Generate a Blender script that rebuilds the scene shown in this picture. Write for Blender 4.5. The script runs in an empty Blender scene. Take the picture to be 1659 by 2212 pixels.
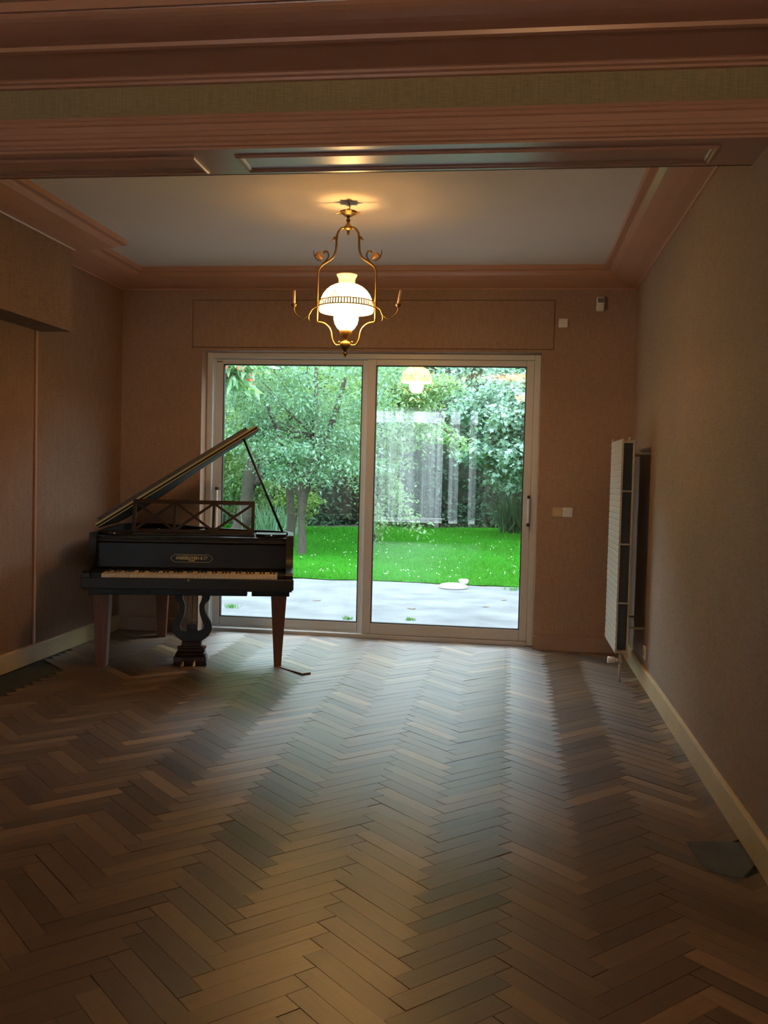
import bpy, bmesh, math, random
import numpy as np
from mathutils import Vector, Matrix

random.seed(7)
rng = np.random.default_rng(7)
SC = bpy.context.scene
COL = SC.collection

# ------------------------------------------------------------------ camera
F_PX = 2010.54
CAM_R = Vector((0.99058568, 0.1345817, 0.0250554))
CAM_U = Vector((-0.03032185, 0.03722562, 0.99884675))
CAM_F = Vector((-0.13349379, 0.99020302, -0.04095593))
CAM_O = Vector((0.0, 0.0, 1.3))
cam_data = bpy.data.cameras.new('camera')
cam = bpy.data.objects.new('camera', cam_data)
COL.objects.link(cam)
cam.matrix_world = Matrix(((CAM_R.x, CAM_U.x, -CAM_F.x, CAM_O.x),
                           (CAM_R.y, CAM_U.y, -CAM_F.y, CAM_O.y),
                           (CAM_R.z, CAM_U.z, -CAM_F.z, CAM_O.z),
                           (0, 0, 0, 1)))
cam_data.sensor_fit = 'VERTICAL'
cam_data.sensor_height = 36.0
cam_data.lens = F_PX * 36.0 / 2212.0
cam_data.clip_start = 0.05
cam_data.clip_end = 300
SC.camera = cam


def to_px(p):
    d = Vector(p) - CAM_O
    z = d.dot(CAM_F)
    if z <= 0.05:
        return None
    return (829.5 + F_PX * d.dot(CAM_R) / z, 1106 - F_PX * d.dot(CAM_U) / z, z)


# ------------------------------------------------------------------ world: soft overcast evening sky
world = bpy.data.worlds.new('overcast_sky')
SC.world = world
world.use_nodes = True
wn = world.node_tree.nodes
wl = world.node_tree.links
bg = wn['Background']
bg.inputs['Color'].default_value = (0.72, 0.88, 1.0, 1)
bg.inputs['Strength'].default_value = 12.6

SC.view_settings.view_transform = 'Standard'
SC.view_settings.look = 'None'
SC.view_settings.gamma = 1.0
SC.view_settings.use_curve_mapping = False
SC.view_settings.exposure = 0.1
LAMP_WATTS = 9.0          # bulb inside the opal shade
GLOBE_EMIT = 125.0
SHADE_EMIT = 11.8
NEAR_WATTS = 115.0        # bulb of the bowl lamp behind the viewer
try:
    SC.cycles.use_denoising = True
    SC.cycles.transparent_max_bounces = 24
    SC.cycles.diffuse_bounces = 6
    SC.cycles.max_bounces = 14
    SC.cycles.sample_clamp_indirect = 8.0
except Exception:
    pass

# ------------------------------------------------------------------ key dimensions (metres)
D = 7.105            # back wall, room side
XL, XR = -3.093, 0.881
REAR = -3.6          # wall behind the camera
CEIL = 2.83
NEARCEIL = 2.90
LF, LR = 3.50, 3.76  # lintel front / rear
GROUND = -0.10


# ------------------------------------------------------------------ object helpers
def tag(o, label=None, cat=None, group=None, kind=None):
    if label:
        o['label'] = label
    if cat:
        o['category'] = cat
    if group:
        o['group'] = group
    if kind:
        o['kind'] = kind
    return o


def empty(name, loc=(0, 0, 0), rz=0.0, parent=None):
    o = bpy.data.objects.new(name, None)
    o.empty_display_size = 0.1
    COL.objects.link(o)
    o.location = loc
    o.rotation_euler = (0, 0, rz)
    if parent:
        o.parent = parent
    return o


class MB:
    def __init__(self):
        self.v = []
        self.f = []
        self.s = []

    def add(self, verts, faces, smooth=False):
        b = len(self.v)
        self.v.extend([tuple(p) for p in verts])
        for f in faces:
            self.f.append(tuple(b + i for i in f))
            self.s.append(smooth)
        return self

    def box(self, x0, x1, y0, y1, z0, z1, b=0.0):
        lo = (min(x0, x1), min(y0, y1), min(z0, z1))
        hi = (max(x0, x1), max(y0, y1), max(z0, z1))
        if b <= 0:
            vs = [(lo[0] if i & 1 == 0 else hi[0], lo[1] if i & 2 == 0 else hi[1], lo[2] if i & 4 == 0 else hi[2]) for i in range(8)]
            return self.add(vs, [(0, 2, 3, 1), (4, 5, 7, 6), (0, 1, 5, 4), (2, 6, 7, 3), (0, 4, 6, 2), (1, 3, 7, 5)])
        vs = []
        idx = {}
        for i in range(8):
            sg = [(i >> a) & 1 for a in range(3)]
            for a in range(3):
                p = []
                for k in range(3):
                    base = hi[k] if sg[k] else lo[k]
                    if k != a:
                        base += -b if sg[k] else b
                    p.append(base)
                idx[(i, a)] = len(vs)
                vs.append(p)
        fs = []
        for a in range(3):
            k, l = [q for q in range(3) if q != a]
            for s in (0, 1):
                c = [s << a, (s << a) | (1 << k), (s << a) | (1 << k) | (1 << l), (s << a) | (1 << l)]
                fs.append([idx[(q, a)] for q in c])
        for a in range(3):           # edges running along axis a
            k, l = [q for q in range(3) if q != a]
            for sk in (0, 1):
                for sl in (0, 1):
                    i0 = (sk << k) | (sl << l)
                    i1 = i0 | (1 << a)
                    fs.append([idx[(i0, k)], idx[(i1, k)], idx[(i1, l)], idx[(i0, l)]])
        for i in range(8):
            fs.append([idx[(i, 0)], idx[(i, 1)], idx[(i, 2)]])
        return self.add(vs, fs)

    def prism(self, poly, axis, a0, a1, smooth=False):
        """polygon in the two other axes (in x,y,z order) pushed along axis"""
        n = len(poly)
        vs = []
        for a in (a0, a1):
            for (p, q) in poly:
                vs.append({0: (a, p, q), 1: (p, a, q), 2: (p, q, a)}[axis])
        self.add(vs, [])
        b = len(self.v) - 2 * n
        self.f.append(tuple(b + i for i in range(n)))
        self.s.append(False)
        self.f.append(tuple(b + n + i for i in reversed(range(n))))
        self.s.append(False)
        for i in range(n):
            j = (i + 1) % n
            self.f.append((b + i, b + j, b + n + j, b + n + i))
            self.s.append(smooth)
        return self

    def lathe(self, prof, n=24, c=(0, 0, 0), smooth=True, a0=0.0, closed=False):
        b = len(self.v)
        m = len(prof)
        for i in range(n):
            a = a0 + 2 * math.pi * i / n
            for (r, z) in prof:
                self.v.append((c[0] + r * math.cos(a), c[1] + r * math.sin(a), c[2] + z))
        mm = m if closed else m - 1
        for i in range(n):
            j = (i + 1) % n
            for k in range(mm):
                k2 = (k + 1) % m
                self.f.append((b + i * m + k, b + j * m + k, b + j * m + k2, b + i * m + k2))
                self.s.append(smooth)
        return self

    def tube(self, pts, r, n=8, caps=True, smooth=True):
        pts = [Vector(p) for p in pts]
        m = len(pts)
        rs = r if isinstance(r, (list, tuple)) else [r] * m
        b = len(self.v)
        t0 = (pts[1] - pts[0]).normalized()
        up = Vector((0, 0, 1)) if abs(t0.z) < 0.9 else Vector((1, 0, 0))
        nrm = t0.cross(up).normalized()
        for i in range(m):
            if i == 0:
                t = t0
            elif i == m - 1:
                t = (pts[-1] - pts[-2]).normalized()
            else:
                t = ((pts[i] - pts[i - 1]).normalized() + (pts[i + 1] - pts[i]).normalized())
                t = t.normalized() if t.length > 1e-6 else t0
            nrm = (nrm - t * nrm.dot(t))
            nrm = nrm.normalized() if nrm.length > 1e-6 else t.orthogonal().normalized()
            bi = t.cross(nrm)
            for k in range(n):
                a = 2 * math.pi * k / n
                self.v.append(tuple(pts[i] + (nrm * math.cos(a) + bi * math.sin(a)) * rs[i]))
        for i in range(m - 1):
            for k in range(n):
                k2 = (k + 1) % n
                self.f.append((b + i * n + k, b + i * n + k2, b + (i + 1) * n + k2, b + (i + 1) * n + k))
                self.s.append(smooth)
        if caps:
            self.f.append(tuple(b + k for k in reversed(range(n))))
            self.s.append(False)
            self.f.append(tuple(b + (m - 1) * n + k for k in range(n)))
            self.s.append(False)
        return self

    def bar(self, p0, p1, w, t, wdir):
        """straight rectangular bar from p0 to p1, width w along wdir, thickness t along the third axis"""
        p0, p1, wd = Vector(p0), Vector(p1), Vector(wdir).normalized()
        ax = (p1 - p0).normalized()
        wd = (wd - ax * wd.dot(ax)).normalized()
        td = ax.cross(wd)
        vs = []
        for p in (p0, p1):
            for (a, c) in ((-1, -1), (1, -1), (1, 1), (-1, 1)):
                vs.append(p + wd * (a * w / 2) + td * (c * t / 2))
        return self.add(vs, [(0, 1, 2, 3), (7, 6, 5, 4), (0, 4, 5, 1), (1, 5, 6, 2), (2, 6, 7, 3), (3, 7, 4, 0)])

    def moulding(self, prof, path, closed=False, smooth=False):
        """profile points (d, z): d = distance to the left of the walking direction; mitred corners"""
        P = [Vector((x, y)) for x, y in path]
        n = len(P)
        m = len(prof)
        b = len(self.v)
        for i in range(n):
            def nrm(a, c):
                d = (c - a).normalized()
                return Vector((-d.y, d.x))
            if closed:
                n1, n2 = nrm(P[i - 1], P[i]), nrm(P[i], P[(i + 1) % n])
            else:
                n1 = nrm(P[i - 1], P[i]) if i > 0 else nrm(P[0], P[1])
                n2 = nrm(P[i], P[i + 1]) if i < n - 1 else nrm(P[-2], P[-1])
            mit = (n1 + n2) / (1 + n1.dot(n2))
            for (d, z) in prof:
                self.v.append((P[i].x + mit.x * d, P[i].y + mit.y * d, z))
        rngi = range(n) if closed else range(n - 1)
        for i in rngi:
            j = (i + 1) % n
            for k in range(m):
                k2 = (k + 1) % m
                self.f.append((b + i * m + k, b + j * m + k, b + j * m + k2, b + i * m + k2))
                self.s.append(smooth)
        if not closed:
            self.f.append(tuple(b + k for k in range(m)))
            self.s.append(False)
            self.f.append(tuple(b + (n - 1) * m + k for k in reversed(range(m))))
            self.s.append(False)
        return self

    def mesh(self, name, material=None, recalc=True):
        me = bpy.data.meshes.new(name)
        me.from_pydata(self.v, [], self.f)
        me.polygons.foreach_set('use_smooth', self.s)
        if recalc:
            bm = bmesh.new()
            bm.from_mesh(me)
            bmesh.ops.recalc_face_normals(bm, faces=bm.faces)
            bm.to_mesh(me)
            bm.free()
        if material:
            me.materials.append(material)
        me.update()
        return me

    def build(self, name, material=None, parent=None, recalc=True):
        o = bpy.data.objects.new(name, self.mesh(name, material, recalc))
        COL.objects.link(o)
        if parent:
            o.parent = parent
        return o


def inst(name, mesh, parent=None, loc=(0, 0, 0), rot=(0, 0, 0)):
    o = bpy.data.objects.new(name, mesh)
    COL.objects.link(o)
    o.location = loc
    o.rotation_euler = rot
    if parent:
        o.parent = parent
    return o


def catmull(pts, k=6, closed=False):
    pts = [Vector(p) for p in pts]
    n = len(pts)
    out = []
    for i in range(n if closed else n - 1):
        p0 = pts[i - 1] if (i > 0 or closed) else pts[0]
        p1 = pts[i]
        p2 = pts[(i + 1) % n]
        p3 = pts[(i + 2) % n] if (i + 2 < n or closed) else pts[-1]
        for j in range(k):
            t = j / k
            out.append(0.5 * ((2 * p1) + (p2 - p0) * t + (2 * p0 - 5 * p1 + 4 * p2 - p3) * t * t + (3 * p1 - p0 - 3 * p2 + p3) * t ** 3))
    if not closed:
        out.append(pts[-1])
    return out


# ------------------------------------------------------------------ materials
class NT:
    def __init__(self, name):
        self.m = bpy.data.materials.new(name)
        self.m.use_nodes = True
        self.t = self.m.node_tree
        self.n = self.t.nodes
        self.l = self.t.links
        self.p = self.n['Principled BSDF']

    def node(self, typ, **kw):
        nd = self.n.new(typ)
        for k, v in kw.items():
            if k in nd.bl_rna.properties:
                setattr(nd, k, v)
            else:
                nd.inputs[k].default_value = v
        return nd

    def link(self, a, b):
        self.l.new(a, b)


def principled(name, col, rough=0.5, metal=0.0, spec=0.5, noise=0.0, nscale=20.0, bump=0.0, bscale=200.0, stretch=None, emit=None, coat=0.0):
    t = NT(name)
    p = t.p
    p.inputs['Base Color'].default_value = (*col, 1)
    p.inputs['Roughness'].default_value = rough
    p.inputs['Metallic'].default_value = metal
    p.inputs['Specular IOR Level'].default_value = spec
    if coat:
        p.inputs['Coat Weight'].default_value = coat
        p.inputs['Coat Roughness'].default_value = 0.15
    if emit:
        p.inputs['Emission Color'].default_value = (*emit[0], 1)
        p.inputs['Emission Strength'].default_value = emit[1]
    if noise or bump:
        tc = t.node('ShaderNodeTexCoord')
        mp = t.node('ShaderNodeMapping')
        if stretch:
            mp.inputs['Scale'].default_value = stretch
        t.link(tc.outputs['Object'], mp.inputs['Vector'])
    if noise:
        nz = t.node('ShaderNodeTexNoise', Scale=nscale, Detail=4.0)
        t.link(mp.outputs['Vector'], nz.inputs['Vector'])
        mx = t.node('ShaderNodeMix', data_type='RGBA')
        mx.inputs['A'].default_value = (*[c * (1 - noise) for c in col], 1)
        mx.inputs['B'].default_value = (*[min(1, c * (1 + noise)) for c in col], 1)
        for s in mx.inputs:
            if s.type == 'RGBA' and s.name == 'A':
                s.default_value = (*[c * (1 - noise) for c in col], 1)
            if s.type == 'RGBA' and s.name == 'B':
                s.default_value = (*[min(1, c * (1 + noise)) for c in col], 1)
        fac = [s for s in mx.inputs if s.name == 'Factor' and s.type == 'VALUE'][0]
        res = [s for s in mx.outputs if s.type == 'RGBA'][0]
        t.link(nz.outputs['Fac'], fac)
        t.link(res, p.inputs['Base Color'])
    if bump:
        nb = t.node('ShaderNodeTexNoise', Scale=bscale, Detail=3.0)
        t.link(mp.outputs['Vector'], nb.inputs['Vector'])
        bp = t.node('ShaderNodeBump', Strength=bump, Distance=0.002)
        t.link(nb.outputs['Fac'], bp.inputs['Height'])
        t.link(bp.outputs['Normal'], p.inputs['Normal'])
    return t.m


def mixrgb(t, fac, a, b, blend='MIX'):
    mx = t.node('ShaderNodeMix', data_type='RGBA', blend_type=blend)
    fa = [s for s in mx.inputs if s.name == 'Factor' and s.type == 'VALUE'][0]
    A = [s for s in mx.inputs if s.name == 'A' and s.type == 'RGBA'][0]
    B = [s for s in mx.inputs if s.name == 'B' and s.type == 'RGBA'][0]
    for sock, val in ((fa, fac), (A, a), (B, b)):
        if hasattr(val, 'links'):
            t.link(val, sock)
        elif isinstance(val, tuple):
            sock.default_value = (*val, 1) if len(val) == 3 else val
        else:
            sock.default_value = val
    return [s for s in mx.outputs if s.type == 'RGBA'][0]


def ramp(t, fac, stops):
    r = t.node('ShaderNodeValToRGB')
    cr = r.color_ramp
    while len(cr.elements) < len(stops):
        cr.elements.new(0.5)
    for e, (pos, col) in zip(cr.elements, stops):
        e.position = pos
        e.color = (*col, 1)
    t.link(fac, r.inputs['Fac'])
    return r.outputs['Color']


def wallpaper(name, ca, cb, stain=0.15):
    """woven grass-cloth paper: fine upright threads, slubs, faint large stains"""
    t = NT(name)
    tc = t.node('ShaderNodeTexCoord')
    m1 = t.node('ShaderNodeMapping')
    m1.inputs['Scale'].default_value = (210, 210, 9)
    m2 = t.node('ShaderNodeMapping')
    m2.inputs['Scale'].default_value = (20, 20, 260)
    for m in (m1, m2):
        t.link(tc.outputs['Object'], m.inputs['Vector'])
    n1 = t.node('ShaderNodeTexNoise', Scale=1.0, Detail=3.0)
    n2 = t.node('ShaderNodeTexNoise', Scale=1.0, Detail=2.0)
    n3 = t.node('ShaderNodeTexNoise', Scale=0.9, Detail=5.0)
    t.link(m1.outputs[0], n1.inputs['Vector'])
    t.link(m2.outputs[0], n2.inputs['Vector'])
    t.link(tc.outputs['Object'], n3.inputs['Vector'])
    ad = t.node('ShaderNodeMath', operation='ADD')
    t.link(n1.outputs['Fac'], ad.inputs[0])
    t.link(n2.outputs['Fac'], ad.inputs[1])
    hv = t.node('ShaderNodeMapRange')
    hv.inputs['From Min'].default_value = 0.7
    hv.inputs['From Max'].default_value = 1.3
    t.link(ad.outputs[0], hv.inputs['Value'])
    c = mixrgb(t, hv.outputs[0], ca, cb)
    st = ramp(t, n3.outputs['Fac'], [(0.35, (1 - stain,) * 3), (0.65, (1, 1, 1))])
    c2 = mixrgb(t, 1.0, c, st, 'MULTIPLY')
    t.link(c2, t.p.inputs['Base Color'])
    t.p.inputs['Roughness'].default_value = 0.75
    t.p.inputs['Specular IOR Level'].default_value = 0.25
    bp = t.node('ShaderNodeBump', Strength=0.35, Distance=0.0015)
    t.link(ad.outputs[0], bp.inputs['Height'])
    t.link(bp.outputs['Normal'], t.p.inputs['Normal'])
    return t.m


def parquet():
    t = NT('oak_parquet')
    uv = t.node('ShaderNodeUVMap', uv_map='UVMap')
    at = t.node('ShaderNodeAttribute', attribute_name='tint')
    mp = t.node('ShaderNodeMapping')
    mp.inputs['Scale'].default_value = (5.0, 95.0, 1.0)
    t.link(uv.outputs[0], mp.inputs['Vector'])
    gr = t.node('ShaderNodeTexNoise', Scale=1.0, Detail=6.0, Roughness=0.62, Distortion=0.9)
    t.link(mp.outputs[0], gr.inputs['Vector'])
    mp2 = t.node('ShaderNodeMapping')
    mp2.inputs['Scale'].default_value = (9.0, 26.0, 1.0)
    t.link(uv.outputs[0], mp2.inputs['Vector'])
    bl = t.node('ShaderNodeTexNoise', Scale=1.0, Detail=3.0)
    t.link(mp2.outputs[0], bl.inputs['Vector'])
    base = ramp(t, at.outputs['Fac'], [(0.0, (0.046, 0.018, 0.006)), (0.22, (0.076, 0.035, 0.012)), (0.55, (0.112, 0.057, 0.020)),
                                       (0.85, (0.190, 0.106, 0.042)), (1.0, (0.28, 0.170, 0.076))])
    g = ramp(t, gr.outputs['Fac'], [(0.30, (0.62, 0.58, 0.54)), (0.55, (1.0, 1.0, 1.0)), (0.75, (1.12, 1.1, 1.05))])
    c = mixrgb(t, 0.8, base, g, 'MULTIPLY')
    b2 = ramp(t, bl.outputs['Fac'], [(0.36, (0.78, 0.77, 0.76)), (0.6, (1, 1, 1))])
    c = mixrgb(t, 0.7, c, b2, 'MULTIPLY')
    # worn film of dust and old wax
    tc = t.node('ShaderNodeTexCoord')
    dn = t.node('ShaderNodeTexNoise', Scale=1.7, Detail=6.0)
    t.link(tc.outputs['Object'], dn.inputs['Vector'])
    df = t.node('ShaderNodeMapRange')
    df.inputs['From Min'].default_value = 0.40
    df.inputs['From Max'].default_value = 0.75
    df.inputs['To Max'].default_value = 0.12
    t.link(dn.outputs['Fac'], df.inputs['Value'])
    c = mixrgb(t, df.outputs[0], c, (0.20, 0.18, 0.15))
    t.link(c, t.p.inputs['Base Color'])
    rr = t.node('ShaderNodeMapRange')
    rr.inputs['To Min'].default_value = 0.40
    rr.inputs['To Max'].default_value = 0.52
    t.link(bl.outputs['Fac'], rr.inputs['Value'])
    t.link(rr.outputs[0], t.p.inputs['Roughness'])
    t.p.inputs['Specular IOR Level'].default_value = 1.0
    t.p.inputs['Anisotropic'].default_value = 0.48
    t.p.inputs['Anisotropic Rotation'].default_value = 0.25
    tg = t.node('ShaderNodeTangent', direction_type='UV_MAP', uv_map='UVMap')
    t.link(tg.outputs[0], t.p.inputs['Tangent'])
    t.p.inputs['Coat Weight'].default_value = 0.4
    t.p.inputs['Coat Roughness'].default_value = 0.40
    t.p.inputs['Coat IOR'].default_value = 1.6
    bp = t.node('ShaderNodeBump', Strength=0.16, Distance=0.001)
    t.link(gr.outputs['Fac'], bp.inputs['Height'])
    t.link(bp.outputs['Normal'], t.p.inputs['Normal'])
    return t.m


def glass(name, f0, tint=(0.985, 1.0, 0.99)):
    """thin glazing: see-through with a Fresnel mirror on each face"""
    t = NT(name)
    t.n.remove(t.p)
    out = t.n['Material Output']
    lw = t.node('ShaderNodeLayerWeight', Blend=0.5)
    pw = t.node('ShaderNodeMath', operation='POWER')
    pw.inputs[1].default_value = 5.0
    t.link(lw.outputs['Facing'], pw.inputs[0])
    ma = t.node('ShaderNodeMath', operation='MULTIPLY_ADD')
    ma.inputs[1].default_value = 1 - f0
    ma.inputs[2].default_value = f0
    t.link(pw.outputs[0], ma.inputs[0])
    tr = t.node('ShaderNodeBsdfTransparent')
    tr.inputs['Color'].default_value = (*tint, 1)
    gl = t.node('ShaderNodeBsdfGlossy', Roughness=0.0)
    mx = t.node('ShaderNodeMixShader')
    t.link(ma.outputs[0], mx.inputs[0])
    t.link(tr.outputs[0], mx.inputs[1])
    t.link(gl.outputs[0], mx.inputs[2])
    t.link(mx.outputs[0], out.inputs['Surface'])
    return t.m


def leafmat(name, ca, cb, trans=0.45, rough=0.45, spec=0.45):
    t = NT(name)
    at = t.node('ShaderNodeAttribute', attribute_name='tint')
    c = mixrgb(t, at.outputs['Fac'], ca, cb)
    t.link(c, t.p.inputs['Base Color'])
    t.p.inputs['Roughness'].default_value = rough
    t.p.inputs['Specular IOR Level'].default_value = spec
    tl = t.node('ShaderNodeBsdfTranslucent')
    c3 = mixrgb(t, 1.0, c, (1.25, 1.25, 0.6), 'MULTIPLY')
    t.link(c3, tl.inputs['Color'])
    mx = t.node('ShaderNodeMixShader')
    mx.inputs[0].default_value = trans
    t.link(t.p.outputs[0], mx.inputs[1])
    t.link(tl.outputs[0], mx.inputs[2])
    t.link(mx.outputs[0], t.n['Material Output'].inputs['Surface'])
    return t.m


M = {}
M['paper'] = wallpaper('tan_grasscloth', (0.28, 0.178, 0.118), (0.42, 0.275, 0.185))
M['paper_dim'] = wallpaper('dimmed_tan_grasscloth', (0.215, 0.130, 0.085), (0.325, 0.205, 0.137))  # tan paper darkened: the left wall's weaker light put into its colour
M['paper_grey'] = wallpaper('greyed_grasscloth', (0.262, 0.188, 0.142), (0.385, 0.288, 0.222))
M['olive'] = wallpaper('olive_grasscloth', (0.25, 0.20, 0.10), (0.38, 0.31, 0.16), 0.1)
M['salmon'] = principled('salmon_paint', (0.47, 0.26, 0.17), 0.28, noise=0.06, nscale=3)
M['basepaper'] = principled('brown_skirting_paint', (0.32, 0.20, 0.135), 0.6, noise=0.12, nscale=5)
M['skirting'] = principled('ochre_skirting_paint', (0.50, 0.37, 0.19), 0.45, noise=0.18, nscale=6)
M['white'] = principled('white_ceiling_paint', (0.66, 0.61, 0.545), 0.85, noise=0.04, nscale=2, bump=0.1, bscale=90)
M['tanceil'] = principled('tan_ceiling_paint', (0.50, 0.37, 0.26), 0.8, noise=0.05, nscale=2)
M['upvc'] = principled('white_frame_plastic', (0.57, 0.56, 0.53), 0.35)
M['gasket'] = principled('black_rubber_gasket', (0.012, 0.012, 0.012), 0.6)
M['glass'] = glass('window_glazing', 0.105)
M['oak'] = parquet()
M['screed'] = principled('grey_screed', (0.038, 0.042, 0.036), 0.9, noise=0.4, nscale=9)
M['cement'] = principled('blue_grey_cement_filler', (0.085, 0.098, 0.098), 0.9, noise=0.4, nscale=14, bump=0.4, bscale=60)
M['ebony'] = principled('black_piano_lacquer', (0.008, 0.0068, 0.0055), 0.40, spec=0.3, noise=0.25, nscale=14)
M['ebony_worn'] = principled('worn_black_veneer', (0.012, 0.010, 0.008), 0.45, spec=0.35, noise=0.3, nscale=10)
M['mahog'] = principled('dark_red_mahogany', (0.165, 0.060, 0.029), 0.42, spec=0.35, noise=0.35, nscale=6, stretch=(14, 14, 1))
M['desk'] = principled('dark_brown_desk_wood', (0.022, 0.011, 0.007), 0.45, spec=0.3, noise=0.3, nscale=8)
M['lyrewood'] = principled('dark_red_lyre_wood', (0.038, 0.016, 0.011), 0.45, spec=0.35, noise=0.3, nscale=10)
M['flap'] = principled('grey_reflection_lid_edge', (0.070, 0.068, 0.062), 0.55, spec=0.3, noise=0.25, nscale=12)  # grey paints the pale reflection on the flap's front face
M['lidwood'] = principled('dull_black_lid', (0.012, 0.010, 0.008), 0.65, spec=0.15)
M['ivory'] = principled('yellowed_ivory', (0.62, 0.52, 0.36), 0.35, noise=0.08, nscale=40)
M['blackkey'] = principled('ebony_key', (0.012, 0.012, 0.012), 0.3)
M['gold'] = principled('gold_inlay', (0.50, 0.36, 0.12), 0.4, metal=0.6)
M['brass'] = principled('aged_brass', (0.27, 0.17, 0.065), 0.48, metal=0.9, noise=0.25, nscale=60)
M['hinge'] = principled('dull_brass_hinge', (0.34, 0.24, 0.09), 0.45, metal=0.8)
M['iron'] = principled('bronzed_iron_plate', (0.10, 0.07, 0.03), 0.5, metal=0.4)
M['steel'] = principled('steel_string', (0.35, 0.34, 0.32), 0.35, metal=1.0)
M['felt'] = principled('pale_felt', (0.55, 0.53, 0.48), 0.9)
M['candle'] = principled('cream_candle_sleeve', (0.68, 0.46, 0.30), 0.5)
M['petal'] = principled('gilt_flower', (0.62, 0.30, 0.10), 0.4, metal=0.5)
M['rad'] = principled('white_radiator_enamel', (0.44, 0.40, 0.32), 0.5)
M['raddark'] = principled('grey_convector_steel', (0.05, 0.05, 0.045), 0.6)
M['plastic'] = principled('white_plastic', (0.66, 0.64, 0.58), 0.4)
M['plastic_old'] = principled('yellowed_plastic', (0.50, 0.36, 0.19), 0.4)
M['plastic_dark'] = principled('smoked_sensor_lens', (0.16, 0.15, 0.14), 0.3)
M['handle_black'] = principled('black_handle_plastic', (0.02, 0.02, 0.02), 0.4)
M['sticker'] = principled('brown_sticker_print', (0.10, 0.035, 0.03), 0.6)
M['concrete'] = principled('weathered_concrete', (0.108, 0.111, 0.114), 0.9, spec=0.2, noise=0.6, nscale=2.6, bump=0.6, bscale=14)
M['gravel'] = principled('pale_gravel', (0.56, 0.54, 0.50), 0.9, noise=0.25, nscale=30)
M['soil'] = principled('dark_garden_soil', (0.035, 0.028, 0.018), 0.95, noise=0.3, nscale=3)
M['turf'] = principled('mown_lawn', (0.020, 0.120, 0.009), 0.95, spec=0.0, noise=0.3, nscale=1.3)
M['bark'] = principled('grey_brown_bark', (0.055, 0.046, 0.036), 0.95, spec=0.2, noise=0.5, nscale=8, bump=1.0, bscale=30, stretch=(3, 3, 0.8))
M['board'] = principled('dark_weathered_board', (0.10, 0.095, 0.085), 0.85, noise=0.3, nscale=10)
M['palestone'] = principled('pale_pinkish_resin', (0.42, 0.38, 0.36), 0.6)
M['deadleaf'] = principled('dry_brown_leaf', (0.14, 0.085, 0.04), 0.8)
M['hedgecore'] = principled('shaded_twigs', (0.020, 0.026, 0.014), 0.95, noise=0.5, nscale=5)
M['darkgap'] = principled('paper_joint', (0.13, 0.078, 0.05), 0.9)


def opal(name, emit_col, strength):
    t = NT(name)
    t.p.inputs['Base Color'].default_value = (0.9, 0.82, 0.66, 1)
    t.p.inputs['Roughness'].default_value = 0.25
    t.p.inputs['Emission Color'].default_value = (*emit_col, 1)
    t.p.inputs['Emission Strength'].default_value = strength
    return t.m


M['opal'] = opal('lit_opal_shade', (1.0, 0.54, 0.17), SHADE_EMIT)
M['opal_neck'] = opal('lit_opal_collar', (1.0, 0.60, 0.22), SHADE_EMIT * 0.08)
M['bowl'] = opal('lit_amber_bowl', (1.0, 0.40, 0.12), 3.0)
M['globe'] = opal('lit_glass_globe', (1.0, 0.58, 0.20), GLOBE_EMIT)


def struct(o, label, cat):
    return tag(o, label, cat, kind='structure')


# ================================================================== THE ROOM SHELL
# ---- floor: dark screed carrying a herringbone of oak blocks
floor = MB().box(XL - 0.25, XR + 0.25, REAR - 0.25, D + 0.33, -0.16, -0.0095).build('floor', M['screed'])
struct(floor, 'worn oak herringbone parquet floor laid over dark grey screed', 'floor')

PL, PW = 0.3611, 0.0675
R2 = math.sqrt(0.5)
ORG = (-0.212, 2.388)


def uv2xy(u, v):
    return (ORG[0] + (u - v) * R2, ORG[1] + (u + v) * R2)


def clip_half(poly, a, b, c):      # keep a*x+b*y<=c ; poly items (x,y,s,t)
    out = []
    n = len(poly)
    for i in range(n):
        p, q = poly[i], poly[(i + 1) % n]
        dp, dq = a * p[0] + b * p[1] - c, a * q[0] + b * q[1] - c
        if dp <= 0:
            out.append(p)
        if (dp < 0 < dq) or (dq < 0 < dp):
            k = dp / (dp - dq)
            out.append(tuple(p[j] + (q[j] - p[j]) * k for j in range(4)))
    return out


def in_poly(x, y, poly):
    c = False
    n = len(poly)
    for i in range(n):
        x0, y0 = poly[i]
        x1, y1 = poly[i - 1]
        if (y0 > y) != (y1 > y) and x < (x1 - x0) * (y - y0) / (y1 - y0) + x0:
            c = not c
    return c


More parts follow.
